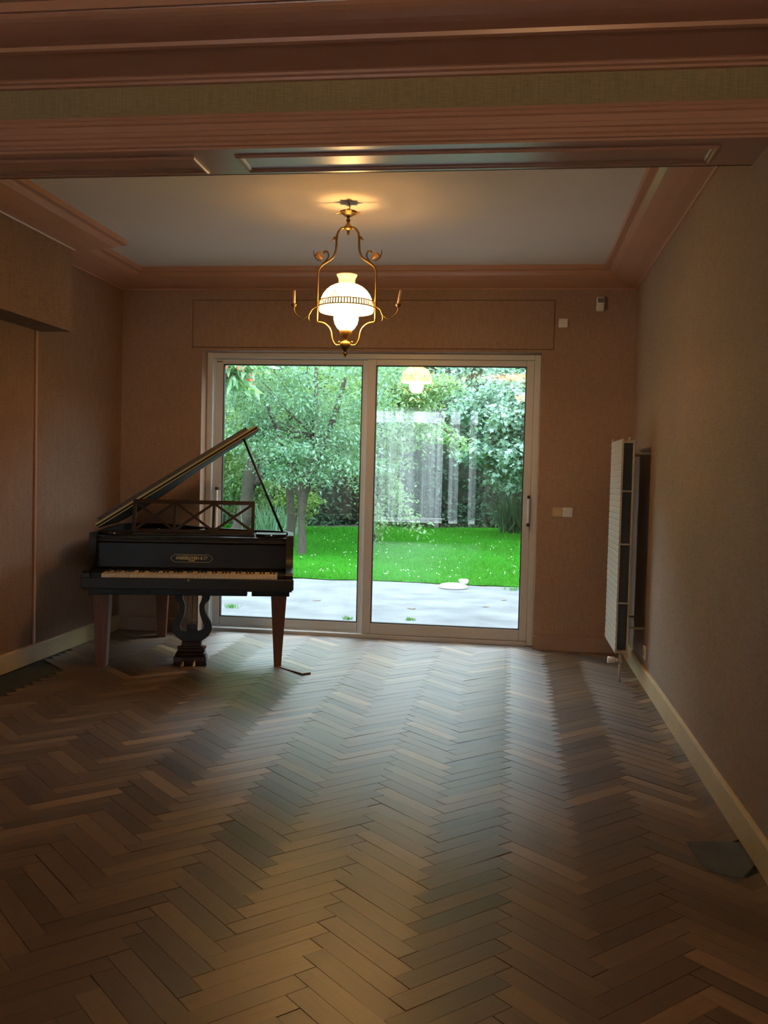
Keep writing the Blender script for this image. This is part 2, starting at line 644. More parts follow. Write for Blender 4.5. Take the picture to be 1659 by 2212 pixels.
HOLE_R = [(0.665, 3.46), (0.90, 3.50), (0.90, 3.22), (0.80, 3.12), (0.685, 3.17)]
HOLE_L = [(-3.2, 6.25), (-3.05, 6.2), (-2.95, 5.86), (-2.86, 5.5), (-2.82, 5.1), (-2.80, 4.6), (-3.2, 4.4)]
planks = []
for n_ in range(-9, 5):
    for m_ in range(-75, 62):
        o = (m_ * PW + n_ * PL, m_ * PW - n_ * PL)
        for kind in (0, 1):
            r = (o[0], o[0] + PL, o[1], o[1] + PW) if kind == 0 else (o[0] + PL, o[0] + PL + PW, o[1] + PW - PL, o[1] + PW)
            cu, cv = (r[0] + r[1]) / 2, (r[2] + r[3]) / 2
            cx, cy = uv2xy(cu, cv)
            if not (XL - 0.35 < cx < XR + 0.35 and REAR - 0.3 < cy < D + 0.45):
                continue
            rnd = random.random()
            g = 0.0005
            ga = gb = g
            if random.random() < 0.09:
                ga = random.uniform(0.0010, 0.0022)
            if cx > 0.52 and 3.9 < cy < 6.2 and random.random() < 0.5:
                gb = random.uniform(0.002, 0.0055)
                ga = random.uniform(0.0005, 0.003)
            if abs(cx + 1.43) < 0.22 and abs(cy - 5.88) < 0.12 and kind == 0:
                gb = 0.0035
            if kind == 0:
                rr = (r[0] + g, r[1] - g, r[2] + ga, r[3] - gb)
            else:
                rr = (r[0] + ga, r[1] - gb, r[2] + g, r[3] - g)
            poly = []
            for (u, v) in ((rr[0], rr[2]), (rr[1], rr[2]), (rr[1], rr[3]), (rr[0], rr[3])):
                x, y = uv2xy(u, v)
                st = (u - r[0], v - r[2]) if kind == 0 else (v - r[2], u - r[0])
                poly.append((x, y, st[0], st[1]))
            ymax = D + 0.128 if -2.43 < cx < 0.2 else D - 0.004
            for h in ((1, 0, XR - 0.006), (-1, 0, -(XL + 0.006)), (0, 1, ymax), (0, -1, -(REAR + 0.006))):
                if poly:
                    poly = clip_half(poly, *h)
            if len(poly) < 3:
                continue
            ar = 0.5 * abs(sum(poly[i][0] * poly[(i + 1) % len(poly)][1] - poly[(i + 1) % len(poly)][0] * poly[i][1] for i in range(len(poly))))
            if ar < 0.0004:
                continue
            cx = sum(p[0] for p in poly) / len(poly)
            cy = sum(p[1] for p in poly) / len(poly)
            if in_poly(cx, cy, HOLE_R) or in_poly(cx, cy, HOLE_L):
                continue
            planks.append((cx, cy, poly, ar))


def plank_geo(pk):
    cx, cy, poly, ar = pk
    n = len(poly)
    dz = random.gauss(0, 0.00025)
    a, b = random.gauss(0, 0.0028), random.gauss(0, 0.0028)
    tint = min(1, max(0, random.gauss(0.50, 0.23)))
    if cx > 0.6 and cy > 4.0:
        tint = min(1, tint * 1.15)
    if math.hypot(cx + 1.38, cy - 5.95) < 0.055:      # one block that has lifted
        dz, a, b = 0.008, 0.02, -0.03
    ou, ov = random.uniform(0, 40), random.uniform(0, 40)
    vs, uvs = [], []
    for lvl in range(3):
        for (x, y, s, t) in poly:
            if lvl == 0:
                k = 0.0010 / max(0.02, math.hypot(x - cx, y - cy))
                X, Y = x + (cx - x) * k * 1.2, y + (cy - y) * k * 1.2
                z = dz + a * (x - cx) + b * (y - cy)
            elif lvl == 1:
                X, Y = x, y
                z = dz + a * (x - cx) + b * (y - cy) - 0.0009
            else:
                X, Y, z = x, y, -0.0090
            vs.append((X, Y, z))
            uvs.append((s + ou, t + ov))
    fs = [tuple(range(n))]
    for lv in range(2):
        for i in range(n):
            j = (i + 1) % n
            fs.append((lv * n + i, (lv + 1) * n + i, (lv + 1) * n + j, lv * n + j))
    return vs, fs, uvs, tint


def plank_mesh(name, geos):
    V, Fc, UV, T = [], [], [], []
    for vs, fs, uvs, tint in geos:
        b = len(V)
        V += vs
        UV += uvs
        for f in fs:
            Fc.append(tuple(b + i for i in f))
            T.append(tint)
    me = bpy.data.meshes.new(name)
    me.from_pydata(V, [], Fc)
    lay = me.uv_layers.new(name='UVMap')
    li = np.zeros(len(me.loops), dtype=np.int32)
    me.loops.foreach_get('vertex_index', li)
    lay.data.foreach_set('uv', np.array(UV, dtype=np.float32)[li].ravel())
    at = me.attributes.new('tint', 'FLOAT', 'FACE')
    at.data.foreach_set('value', np.array(T, dtype=np.float32))
    me.materials.append(M['oak'])
    me.update()
    return me


scored = []
for pk in planks:
    q = to_px((pk[0], pk[1], 0))
    vis = q is not None and -40 < q[0] < 1700 and -40 < q[1] < 2250
    scored.append((pk[3] / (q[2] ** 3) if vis else 0.0, pk))
scored.sort(key=lambda s: -s[0])
for s, pk in scored[:300]:
    o = bpy.data.objects.new('plank', plank_mesh('plank', [plank_geo(pk)]))
    COL.objects.link(o)
    o.parent = floor
o = bpy.data.objects.new('plank_field', plank_mesh('plank_field', [plank_geo(pk) for s, pk in scored[300:]]))
COL.objects.link(o)
o.parent = floor
o['kind'] = 'stuff'

cp = [(0.668, 3.432), (0.76, 3.448), (0.862, 3.462), (0.862, 3.262), (0.835, 3.215), (0.795, 3.150), (0.745, 3.160), (0.694, 3.188), (0.676, 3.30)]
MB().prism(cp, 2, -0.0092, 0.0012).build('cement_patch', M['cement'], floor)

# ---- back wall with the door opening
OX0, OX1, OZ = -2.432, 0.206, 2.236
wb = MB().prism([(XL - 0.2, -0.1), (OX0, -0.1), (OX0, OZ), (OX1, OZ), (OX1, -0.1), (XR + 0.2, -0.1), (XR + 0.2, 3.1), (XL - 0.2, 3.1)], 1, D, D + 0.30)
wall_back = wb.build('wall_back', M['paper'])
struct(wall_back, 'brown papered end wall around the sliding garden door', 'wall')
ap = MB().box(-2.508, 0.288, D - 0.006, D + 0.002, 2.262, 2.622, 0.002).build('shutter_cover', M['paper'], wall_back)
ed = MB()
for (a, b_, c, d_) in ((-2.514, -2.508, 2.256, 2.628), (0.288, 0.294, 2.256, 2.628)):
    ed.box(a, b_, D - 0.0035, D + 0.001, c, d_)
ed.box(-2.508, 0.288, D - 0.0035, D + 0.001, 2.622, 2.628)
ed.box(-2.508, 0.288, D - 0.0035, D + 0.001, 2.256, 2.262)
ed.build('cover_joint', M['darkgap'], wall_back)

wall_left = MB().box(XL - 0.2, XL, REAR - 0.2, D + 0.02, -0.1, 3.1).build('wall_left', M['paper_dim'])
struct(wall_left, 'long brown papered wall beside the piano', 'wall')
tr = MB().box(XL, XL + 0.012, 5.735, 5.757, 0.12, 2.178, 0.003).build('corner_strip', M['salmon'], wall_left)
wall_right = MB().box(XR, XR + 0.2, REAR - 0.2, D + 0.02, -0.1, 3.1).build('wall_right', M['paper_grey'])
struct(wall_right, 'long papered wall behind the upright radiator', 'wall')
bulk = MB().box(XL - 0.01, -2.874, LR - 0.05, 5.80, 2.177, 2.86).build('wall_bulkhead', M['paper_dim'])
struct(bulk, 'papered boxed bulkhead high on the wall above the piano side', 'wall')

RW = (-2.90, -0.45, 0.30, 2.60)     # rear window opening
wr = MB()
wr.box(XL - 0.2, RW[0], REAR - 0.25, REAR, -0.1, 3.1)
wr.box(RW[1], XR + 0.2, REAR - 0.25, REAR, -0.1, 3.1)
wr.box(RW[0], RW[1], REAR - 0.25, REAR, -0.1, RW[2])
wr.box(RW[0], RW[1], REAR - 0.25, REAR, RW[3], 3.1)
wall_rear = wr.build('wall_rear', M['paper'])
struct(wall_rear, 'papered wall behind the viewer with the curtained window', 'wall')
w2 = MB()
for (a, b_, c, d_) in ((RW[0], RW[0] + 0.06, RW[2], RW[3]), (RW[1] - 0.06, RW[1], RW[2], RW[3]), (RW[0] + 0.06, RW[1] - 0.06, RW[2], RW[2] + 0.06),
                       (RW[0] + 0.06, RW[1] - 0.06, RW[3] - 0.06, RW[3])):
    w2.box(a, b_, REAR - 0.16, REAR - 0.10, c, d_, 0.004)
window_1 = w2.build('window_1', M['upvc'])
struct(window_1, 'white framed window behind the viewer, mirrored in the garden door', 'window')
for (a, b_) in ((-1.315, -1.185), (-1.005, -0.795), (-0.665, -0.50)):
    MB().box(a, b_, REAR - 0.16, REAR - 0.11, RW[2] + 0.06, RW[3] - 0.06, 0.004).build('post', M['board'], window_1)
for (a, b_) in ((RW[0] + 0.06, -1.315), (-1.185, -1.005), (-0.795, -0.665)):
    MB().box(a, b_, REAR - 0.135, REAR - 0.131, RW[2] + 0.06, RW[3] - 0.06).build('pane', M['glass'], window_1)

# ---- ceilings
ceiling = MB().box(XL - 0.2, XR + 0.2, LR - 0.02, D + 0.3, CEIL, 3.1).build('ceiling', M['white'])
struct(ceiling, 'plain white plaster ceiling above the hanging lamp', 'ceiling')
c2 = MB().box(XL - 0.2, XR + 0.2, REAR - 0.25, LF + 0.05, NEARCEIL, 3.1).build('ceiling_near', M['tanceil'])
struct(c2, 'ceiling of the nearer half of the room in front of the lintel', 'ceiling')

# ---- cornice around the far half
prof = [(0, 2.704), (0.010, 2.704), (0.016, 2.712), (0.030, 2.714), (0.085, 2.728), (0.14, 2.746), (0.195, 2.768), (0.222, 2.786), (0.226, 2.795),
        (0.262, 2.797), (0.264, CEIL + 0.002), (0, CEIL + 0.002)]
co = MB().moulding(prof, [(XR, LR), (XR, D), (XL, D), (XL, 5.80), (-2.874, 5.80), (-2.874, LR)])
struct(co.build('trim_1', M['salmon']), 'wide salmon painted cornice framing the white ceiling', 'cornice')

# ---- lintel: papered face, moulded casing, panelled underside
lint = MB().box(XL, XR, LF, LR, 2.53, 3.0).build('wall_lintel', M['olive'])
struct(lint, 'olive papered lintel crossing the room overhead', 'lintel')
prof = [(-0.01, 2.656), (0.016, 2.654), (0.020, 2.640), (0.032, 2.632), (0.034, 2.618), (0.026, 2.613), (0.026, 2.590), (0.030, 2.586), (0.030, 2.570),
        (0.024, 2.566), (0.024, 2.552), (0.036, 2.548), (0.044, 2.536), (0.044, 2.526), (0.036, 2.523), (0.036, 2.514), (-0.01, 2.514)]
struct(MB().moulding(prof, [(XR, LF), (XL, LF)]).build('trim_2', M['salmon']), 'stepped salmon casing along the lower edge of the lintel', 'moulding')
sof = MB().box(XL, XR, LF - 0.002, LR + 0.012, 2.516, 2.532).build('trim_3', M['salmon'])
struct(sof, 'salmon underside board of the lintel with two framed panels', 'moulding')
fr = [(0, 2.517), (0.0, 2.510), (0.006, 2.505), (0.012, 2.505), (0.016, 2.510), (0.024, 2.512), (0.030, 2.517)]
for (a, b_) in ((XL + 0.12, -1.255), (-1.095, 0.715)):
    MB().moulding(fr, [(a, LF + 0.035), (b_, LF + 0.035), (b_, LR - 0.035), (a, LR - 0.035)], closed=True).build('panel_frame', M['salmon'], sof)
# rear casing of the lintel
struct(MB().box(XL, XR, LR, LR + 0.015, 2.516, 2.62, 0.003).build('trim_5', M['salmon']), 'plain salmon board on the far side of the lintel', 'moulding')
# ---- cornice of the nearer half
cove = []
for k in range(9):
    a = k / 8 * math.pi / 2
    cove.append((0.235 + 0.165 * math.sin(a) * 1.0, 2.829 + 0.045 * (1 - math.cos(a))))
prof = [(0, 2.772), (0.014, 2.774), (0.018, 2.783), (0.030, 2.787), (0.034, 2.795), (0.042, 2.798), (0.205, 2.817), (0.215, 2.812), (0.232, 2.815)] + cove + \
       [(0.405, 2.868), (0.412, 2.868), (0.414, NEARCEIL + 0.002), (0, NEARCEIL + 0.002)]
struct(MB().moulding(prof, [(XR, LF), (XL, LF)]).build('trim_4', M['salmon']), 'broad coved salmon cornice above the olive band', 'cornice')

# ---- baseboards
bp_ = [(0, 0.0), (0.016, 0.0), (0.016, 0.108), (0.012, 0.116), (0.004, 0.120), (0, 0.120)]
struct(MB().moulding(bp_, [(XR, REAR), (XR, D - 0.017)]).build('baseboard_right', M['skirting']), 'ochre painted skirting along the wall under the radiator', 'baseboard')
struct(MB().moulding(bp_, [(XL, D - 0.017), (XL, REAR)]).build('baseboard_left', M['skirting']), 'dim ochre skirting along the wall beside the piano', 'baseboard')
bpb = [(0, 0.0), (0.014, 0.0), (0.014, 0.100), (0.008, 0.106), (0, 0.108)]
bb = MB().moulding(bpb, [(XR, D), (OX1 - 0.004, D)])
bb.moulding(bpb, [(OX0 + 0.002, D), (XL, D)])
struct(bb.build('baseboard_back', M['basepaper']), 'low skirting of the end wall on both sides of the door', 'baseboard')

# ---- sliding garden door
FY = D + 0.13
fr = MB()
JL = 0.048
fr.box(OX0, OX0 + JL, FY, FY + 0.13, 0.0, OZ, 0.003)
fr.box(OX1 - JL, OX1, FY, FY + 0.13, 0.0, OZ, 0.003)
fr.box(OX0 + JL, OX1 - JL, FY, FY + 0.13, OZ - 0.042, OZ, 0.003)
fr.box(OX0 + JL, OX1 - JL, FY - 0.010, FY + 0.14, -0.02, 0.030, 0.004)
fr.box(OX0 + JL, OX1 - JL, FY + 0.050, FY + 0.056, 0.030, 0.040)
fr.box(OX0 - 0.0, OX1, FY + 0.13, FY + 0.2, -0.12, -0.005)
door = fr.build('door_1', M['upvc'])
struct(door, 'wide white framed sliding glass door to the garden', 'sliding door')


def sash(x0, x1, gx0, gx1, z0, z1, gz0, gz1, y0, y1, handle_x, hz0, hz1):
    s = MB()
    s.box(x0, gx0, y0, y1, z0, z1, 0.004)
    s.box(gx1, x1, y0, y1, z0, z1, 0.004)
    s.box(gx0, gx1, y0, y1, z0, gz0, 0.004)
    s.box(gx0, gx1, y0, y1, gz1, z1, 0.004)
    so = s.build('sash', M['upvc'], door)
    g = MB()
    w = 0.007
    ym = (y0 + y1) / 2
    for (a, b_, c, d_) in ((gx0, gx0 + w, gz0, gz1), (gx1 - w, gx1, gz0, gz1), (gx0 + w, gx1 - w, gz0, gz0 + w), (gx0 + w, gx1 - w, gz1 - w, gz1)):
        g.box(a, b_, y0 + 0.004, y1 - 0.004, c, d_)
    g.build('gasket', M['gasket'], so)
    MB().box(gx0 + w * 0.5, gx1 - w * 0.5, ym - 0.011, ym + 0.011, gz0 + w * 0.5, gz1 - w * 0.5).build('pane', M['glass'], so)
    h = MB()
    h.box(handle_x - 0.008, handle_x + 0.008, y0 - 0.050, y0 - 0.030, hz0 + 0.02, hz1 - 0.02, 0.004)
    h.build('handle', M['plastic'], so)
    for hz in (hz1 - 0.026, hz0):
        MB().box(handle_x - 0.011, handle_x + 0.011, y0 - 0.052, y0, hz, hz + 0.026, 0.004).build('handle_bracket', M['handle_black'], so)
    MB().box(handle_x - 0.012, handle_x + 0.012, y0 - 0.006, y0, hz0 - 0.10, hz1 + 0.02, 0.003).build('handle_plate', M['upvc'], so)
    return so


sash(-1.134, 0.158, -1.065, 0.099, 0.032, OZ - 0.044, 0.119, 2.146, FY + 0.004, FY + 0.046, 0.142, 0.925, 1.162)
ls = sash(-2.378, -1.112, -2.318, -1.182, 0.032, OZ - 0.044, 0.108, 2.152, FY + 0.062, FY + 0.104, -2.372 + 0.028, 0.80, 1.162)
MB().box(-2.372, -2.335, FY + 0.0612, FY + 0.0622, 2.166, 2.174).build('sticker', M['sticker'], ls)
MB().box(-2.332, -2.326, FY + 0.0612, FY + 0.0622, 2.165, 2.175).build('sticker', M['sticker'], ls)


# ================================================================== GRAND PIANO
TH = math.radians(13.6)
piano = empty('grand_piano', (-2.0605, 5.895, 0), TH)
tag(piano, 'black antique grand piano with open lid and mahogany legs', 'piano')
rim = [(-0.66, -0.02), (-0.66, 0.4), (-0.66, 0.85), (-0.655, 1.04), (-0.615, 1.16), (-0.52, 1.215), (-0.40, 1.215), (-0.27, 1.16), (-0.14, 1.03),
       (-0.01, 0.87), (0.14, 0.74), (0.32, 0.655), (0.48, 0.60), (0.59, 0.535), (0.648, 0.43), (0.66, 0.30), (0.66, 0.14), (0.66, -0.02)]
outer = [Vector((p.x, p.y)) for p in catmull([(a, b_, 0) for a, b_ in rim], 4)]
inner = []
for i, p in enumerate(outer):
    a = outer[max(0, i - 1)]
    b_ = outer[min(len(outer) - 1, i + 1)]
    d = (b_ - a).normalized()
    inner.append(p + Vector((d.y, -d.x)) * 0.038)
body = MB()
n = len(outer)
vs = []
for (ring, z) in ((outer, 0.535), (outer, 0.862), (outer, 0.870), (inner, 0.870), (inner, 0.535)):
    vs += [(p.x, p.y, z) for p in ring]
fs = []
for k in range(5):
    k2 = (k + 1) % 5
    for i in range(n - 1):
        fs.append((k * n + i, k * n + i + 1, k2 * n + i + 1, k2 * n + i))
fs.append(tuple(k * n for k in range(5)))
fs.append(tuple(k * n + n - 1 for k in reversed(range(5))))
body.add(vs, fs)
body.build('case_rim', M['ebony'], piano)
MB().prism([(p.x, p.y) for p in inner], 2, 0.515, 0.545).build('bottom_board', M['ebony_worn'], piano)
pl = MB().prism([(p.x * 0.985, p.y * 0.985 + 0.012) for p in inner if p.y > 0.22] , 2, 0.745, 0.757)
plate = pl.build('iron_plate', M['iron'], piano)
stq = MB()
for i in range(34):
    x0 = -0.52 + i * 0.031
    x1 = -0.50 + i * 0.0262
    yy = 0.98 - max(0, (i - 4)) * 0.0165
    stq.tube([(x0, 0.30, 0.772), (x1 * 0.9 - 0.03, max(0.42, yy), 0.772)], 0.0013, 4)
stq.build('strings', M['steel'], plate)['kind'] = 'stuff'
for i in range(5):
    x0 = -0.45 + i * 0.22
    MB().box(x0, x0 + 0.02, 0.28, 0.95 - i * 0.11, 0.757, 0.785).build('plate_brace', M['iron'], plate)
# loose pale things seen behind the desk: worn felt strips inside the case
for (x, y, a, l) in ((0.00, 0.33, 0.35, 0.10), (-0.29, 0.33, 0.3, 0.07)):
    fp = MB().box(-l / 2, l / 2, -0.012, 0.012, 0.0, 0.010, 0.002).build('felt_strip', M['felt'], piano)
    fp.location = (x, y, 0.868)
    fp.rotation_euler = (0, -0.18, a)
MB().box(-0.61, 0.61, 0.27, 0.31, 0.545, 0.866).build('pin_block', M['ebony_worn'], piano)

# cheeks with the scrolled arm
arm = catmull([(-0.022, 0.870, 0), (-0.030, 0.835, 0), (-0.040, 0.780, 0), (-0.062, 0.715, 0), (-0.105, 0.672, 0), (-0.165, 0.652, 0), (-0.215, 0.645, 0), (-0.232, 0.630, 0)], 4)
armp = [(p.x, p.y) for p in arm] + [(-0.233, 0.535), (0.03, 0.535), (0.03, 0.870)]
for s in (-1, 1):
    MB().prism(armp, 0, s * 0.613, s * 0.66).build('cheek', M['ebony'], piano)
    MB().box(s * 0.562 if s > 0 else -0.613, s * 0.613 if s > 0 else -0.548, -0.205, 0.02, 0.560, 0.634, 0.004).build('key_block', M['ebony'], piano)
MB().box(-0.655, 0.655, -0.215, 0.26, 0.522, 0.560).build('keybed', M['ebony_worn'], piano)
ks = MB().box(-0.665, 0.665, -0.240, -0.212, 0.535, 0.604, 0.004).build('keyslip', M['ebony_worn'], piano)
MB().box(-0.006, 0.006, -0.242, -0.239, 0.588, 0.600).build('lock_plate', M['hinge'], ks)
for (a, b_) in ((-0.640, 0.366), (0.395, 0.640)):
    MB().box(a, b_, -0.13, -0.06, 0.482, 0.524, 0.003).build('lower_rail', M['ebony'], piano)
# keys
NW = 50
KX0, KX1 = -0.546, 0.560
kp = (KX1 - KX0) / NW
wk = MB().box(-kp / 2 + 0.0006, kp / 2 - 0.0006, -0.206, 0.016, 0.602, 0.626, 0.0012).mesh('white_key', M['ivory'])
bkp = [(-0.108, 0.624), (-0.106, 0.634), (-0.098, 0.6375), (0.016, 0.6375), (0.016, 0.624)]
bk = MB().prism(bkp, 0, -0.0052, 0.0052).mesh('black_key', M['blackkey'])
for i in range(NW):
    dz = random.gauss(-0.0005, 0.0009) if i < 24 else random.gauss(0, 0.0003)
    inst('white_key', wk, piano, (KX0 + kp * (i + 0.5), 0, dz))
    note = i % 7            # starts on A
    if note in (0, 2, 3, 5, 6) and i < NW - 1:
        inst('black_key', bk, piano, (KX0 + kp * (i + 1), 0, dz * 1.5))
# fallboard with the maker's inlay
fbp = [(0.018, 0.634), (0.012, 0.650), (0.012, 0.806), (0.018, 0.812), (0.040, 0.812), (0.040, 0.634)]
fall = MB().prism(fbp, 0, -0.612, 0.612).build('fallboard', M['ebony'], piano)
lip = [(0.006, 0.812), (0.000, 0.817), (0.000, 0.826), (0.010, 0.832), (0.024, 0.834), (0.024, 0.842), (0.016, 0.846), (0.016, 0.852), (0.05, 0.856), (0.05, 0.812)]
MB().prism(lip, 0, -0.612, 0.612).build('fallboard_moulding', M['ebony_worn'], piano)
px0, px1, pz0, pz1 = -0.143, 0.131, 0.685, 0.735
pm = (px0 + px1) / 2
hh = (pz1 - pz0) / 2
zc = (pz0 + pz1) / 2
half = [(0.112, hh), (0.120, hh * 0.72), (0.127, hh * 0.55), (0.132, hh * 0.38), (0.137, 0.0)]
outl = [(x, z) for x, z in half] + [(x, -z) for x, z in reversed(half[:-1])]
outl = outl + [(-x, -z) for x, z in outl]
ring = MB()
for i in range(len(outl)):
    a, b_ = outl[i], outl[(i + 1) % len(outl)]
    ring.bar((pm + a[0], 0.0114, zc + a[1]), (pm + b_[0], 0.0114, zc + b_[1]), 0.0018, 0.0010, (0, 0, 1) if abs(a[0] - b_[0]) > abs(a[1] - b_[1]) else (1, 0, 0))
ring.build('inlay_border', M['gold'], fall)


def lettering(txt, size, x, z, parent, name='lettering', sx=1.0, bold=0.0):
    cu = bpy.data.curves.new(name, 'FONT')
    cu.body = txt
    cu.size = size
    cu.align_x = 'CENTER'
    cu.align_y = 'CENTER'
    cu.extrude = 0.0004
    cu.offset = bold
    tmp = bpy.data.objects.new('tmp_text', cu)
    COL.objects.link(tmp)
    dg = bpy.context.evaluated_depsgraph_get()
    me = bpy.data.meshes.new_from_object(tmp.evaluated_get(dg))
    bpy.data.objects.remove(tmp)
    bpy.data.curves.remove(cu)
    me.materials.clear()
    me.materials.append(M['gold'])
    for v in me.vertices:
        x_, y_, z_ = v.co
        v.co = (x + x_ * sx, 0.0114 - z_, z + y_)
    me.name = name
    o = bpy.data.objects.new(name, me)
    COL.objects.link(o)
    o.parent = parent
    return o


lettering('KRIEGELSTEIN & Cº', 0.0235, pm, zc + 0.0005, fall, sx=1.02, bold=0.0004)
lettering('PARIS', 0.0115, pm, zc - 0.0150, fall, sx=1.45, bold=0.0002)
sc_ = MB()                       # worn, unreadable script line over the name
x = pm - 0.096
while x < pm + 0.096:
    w = random.uniform(0.0015, 0.005)
    h = random.choice((0.0012, 0.002, 0.0032))
    sc_.box(x, x + w, 0.0112, 0.0121, zc + 0.0150, zc + 0.0150 + h)
    x += w + random.uniform(0.0008, 0.0028)
sc_.build('worn_script_line', M['gold'], fall)['kind'] = 'stuff'
# shelf, desk trays and the lattice music desk
MB().box(-0.612, 0.612, 0.045, 0.285, 0.842, 0.858, 0.003).build('desk_shelf', M['ebony'], piano)
MB().box(-0.40, 0.40, 0.060, 0.245, 0.858, 0.870, 0.003).build('desk_slide', M['ebony_worn'], piano)
tray = [(0.0, 0.0)]
for s in (-1, 1):
    tp = [(s * 0.408, 0.08), (s * 0.408, 0.24), (s * 0.612, 0.24), (s * 0.612, 0.08)]
    for k in range(1, 8):
        a = math.pi * k / 8
        tp.append((s * (0.510 + 0.102 * math.cos(a)), 0.08 - 0.055 * math.sin(a)))
    t_ = MB().prism(tp, 2, 0.858, 0.876).build('candle_tray', M['ebony'], piano)
    kb = MB().lathe([(0.0001, -0.014), (0.007, -0.011), (0.009, 0.0), (0.005, 0.006), (0.0001, 0.008)], 10).build('knob', M['steel'], t_)
    kb.rotation_euler = (math.pi / 2, 0, 0)
    kb.location = (s * 0.51, 0.018, 0.866)
tilt = math.radians(16)
TY = lambda h: 0.105 + h * math.tan(tilt)
Z0, Z1 = 0.872, 1.088


def dp(x, h):
    return (x, TY(h), Z0 + h)


H = Z1 - Z0
dk = MB()
dk.bar(dp(-0.412, H - 0.011), dp(0.396, H - 0.011), 0.024, 0.016, (0, math.sin(tilt), math.cos(tilt)))
dk.bar(dp(-0.412, 0.010), dp(0.396, 0.010), 0.024, 0.016, (0, math.sin(tilt), math.cos(tilt)))
for x in (-0.401, 0.385):
    dk.bar(dp(x, 0.0), dp(x, H - 0.004), 0.022, 0.0155, (1, 0, 0))
desk = dk.build('music_desk', M['desk'], piano)
for x in (-0.134, 0.122):
    MB().bar(dp(x, 0.018), dp(x, H - 0.020), 0.018, 0.013, (1, 0, 0)).build('upright', M['desk'], desk)
for (a, b_) in ((-0.392, -0.142), (-0.126, 0.114), (0.130, 0.377)):
    MB().bar(dp(a, 0.020), dp(b_, H - 0.022), 0.016, 0.0105, (1, 0, 0)).build('crossbar', M['desk'], desk)
    MB().bar(dp(a, H - 0.022), dp(b_, 0.020), 0.016, 0.0100, (1, 0, 0)).build('crossbar', M['desk'], desk)
# lid, hinged on the long side, front flap folded back over it
AL = math.radians(33.2)
HX, HZ = -0.655, 0.886


def lidpt(s, y, t):
    return (HX + s * math.cos(AL) - t * math.sin(AL), y, HZ + s * math.sin(AL) + t * math.cos(AL))


def lid_prism(poly, t0, t1):
    b = MB()
    k = len(poly)
    vs = [lidpt(s, y, t0) for s, y in poly] + [lidpt(s, y, t1) for s, y in poly]
    fs = [tuple(range(k)), tuple(reversed(range(k, 2 * k)))] + [(i, (i + 1) % k, k + (i + 1) % k, k + i) for i in range(k)]
    return b.add(vs, fs)


lidpoly = [(0.0, 0.225), (1.270, 0.225)] + [((p.x + 0.655) * 0.965, p.y + 0.004) for p in reversed(outer) if p.y > 0.30]
lid = lid_prism(lidpoly, 0.0, 0.026).build('lid', M['lidwood'], piano)
lid_prism([(0.03, 0.228), (1.205, 0.228), (1.205, 0.455), (0.03, 0.455)], 0.033, 0.060).build('front_flap', M['flap'], lid)
hg = lid_prism([(0.0, 0.2235), (1.265, 0.2235), (1.265, 0.232), (0.0, 0.232)], 0.0225, 0.0345)
hg.build('piano_hinge', M['hinge'], lid)
lid_prism([(0.0, 0.219), (1.268, 0.219), (1.268, 0.226), (0.0, 0.226)], 0.004, 0.010).build('lid_bead', M['hinge'], lid)
MB().tube([(0.592, 0.265, 0.862), (0.306, 0.265, 1.515)], 0.0085, 8).build('lid_prop', M['ebony_worn'], piano)


# legs, square and tapered
def leg(x, y, wt, wb_, dt, db, ztop):
    m_ = MB()
    vs = []
    for (z, w, d_) in ((0.0, wb_, db), (0.02, wb_ * 1.02, db * 1.02), (ztop - 0.03, wt, dt), (ztop - 0.03, wt * 1.06, dt * 1.06), (ztop, wt * 1.06, dt * 1.06)):
        for (a, b_) in ((-1, -1), (1, -1), (1, 1), (-1, 1)):
            vs.append((x + a * w / 2, y + b_ * d_ / 2, z))
    fs = [(3, 2, 1, 0), (16, 17, 18, 19)]
    for k in range(4):
        for i in range(4):
            fs.append((k * 4 + i, k * 4 + (i + 1) % 4, k * 4 + 4 + (i + 1) % 4, k * 4 + 4 + i))
    return m_.add(vs, fs).build('leg', M['mahog'], piano)


leg(-0.573, 0.0, 0.105, 0.062, 0.115, 0.090, 0.522)
leg(0.571, 0.0, 0.105, 0.048, 0.105, 0.060, 0.522)
leg(-0.33, 1.08, 0.105, 0.060, 0.105, 0.070, 0.522)


# pedal lyre
def ly(X, Y):
    return ((X - 805) / 3896.0, 0.474 - (Y - 184) / 3896.0)


oc = [(1250, 100), (1250, 290), (1222, 370), (1155, 425), (1120, 520), (1140, 640), (1200, 780), (1280, 920), (1310, 1050), (1290, 1180), (1210, 1300), (1090, 1390), (1020, 1440)]
ic = [(1052, 100), (1050, 300), (1025, 380), (995, 450), (985, 520), (1000, 690), (1050, 850), (1098, 960), (1108, 1040), (1085, 1105), (1030, 1150), (965, 1165), (915, 1130), (950, 1030), (900, 985), (805, 955)]
ocs = [(p.x, p.y) for p in catmull([(a, b_, 0) for a, b_ in oc], 3)]
ics = [(p.x, p.y) for p in catmull([(a, b_, 0) for a, b_ in ic], 3)]
pr = [ly(*q) for q in ocs]
pi_ = [ly(*q) for q in ics]
poly = pr + [(-x, z) for x, z in reversed(pr)] + [(-x, z) for x, z in pi_[:-1]] + [(x, z) for x, z in reversed(pi_)]
LYY = 0.05
lyre = MB().prism(poly, 1, LYY - 0.018, LYY + 0.018).build('pedal_lyre', M['ebony_worn'], piano)


def lblock(x0, x1, y0, y1, dd):
    a, b_ = ly(x0, y1), ly(x1, y0)
    return (a[0], b_[0], LYY - dd, LYY + dd, a[1], b_[1])


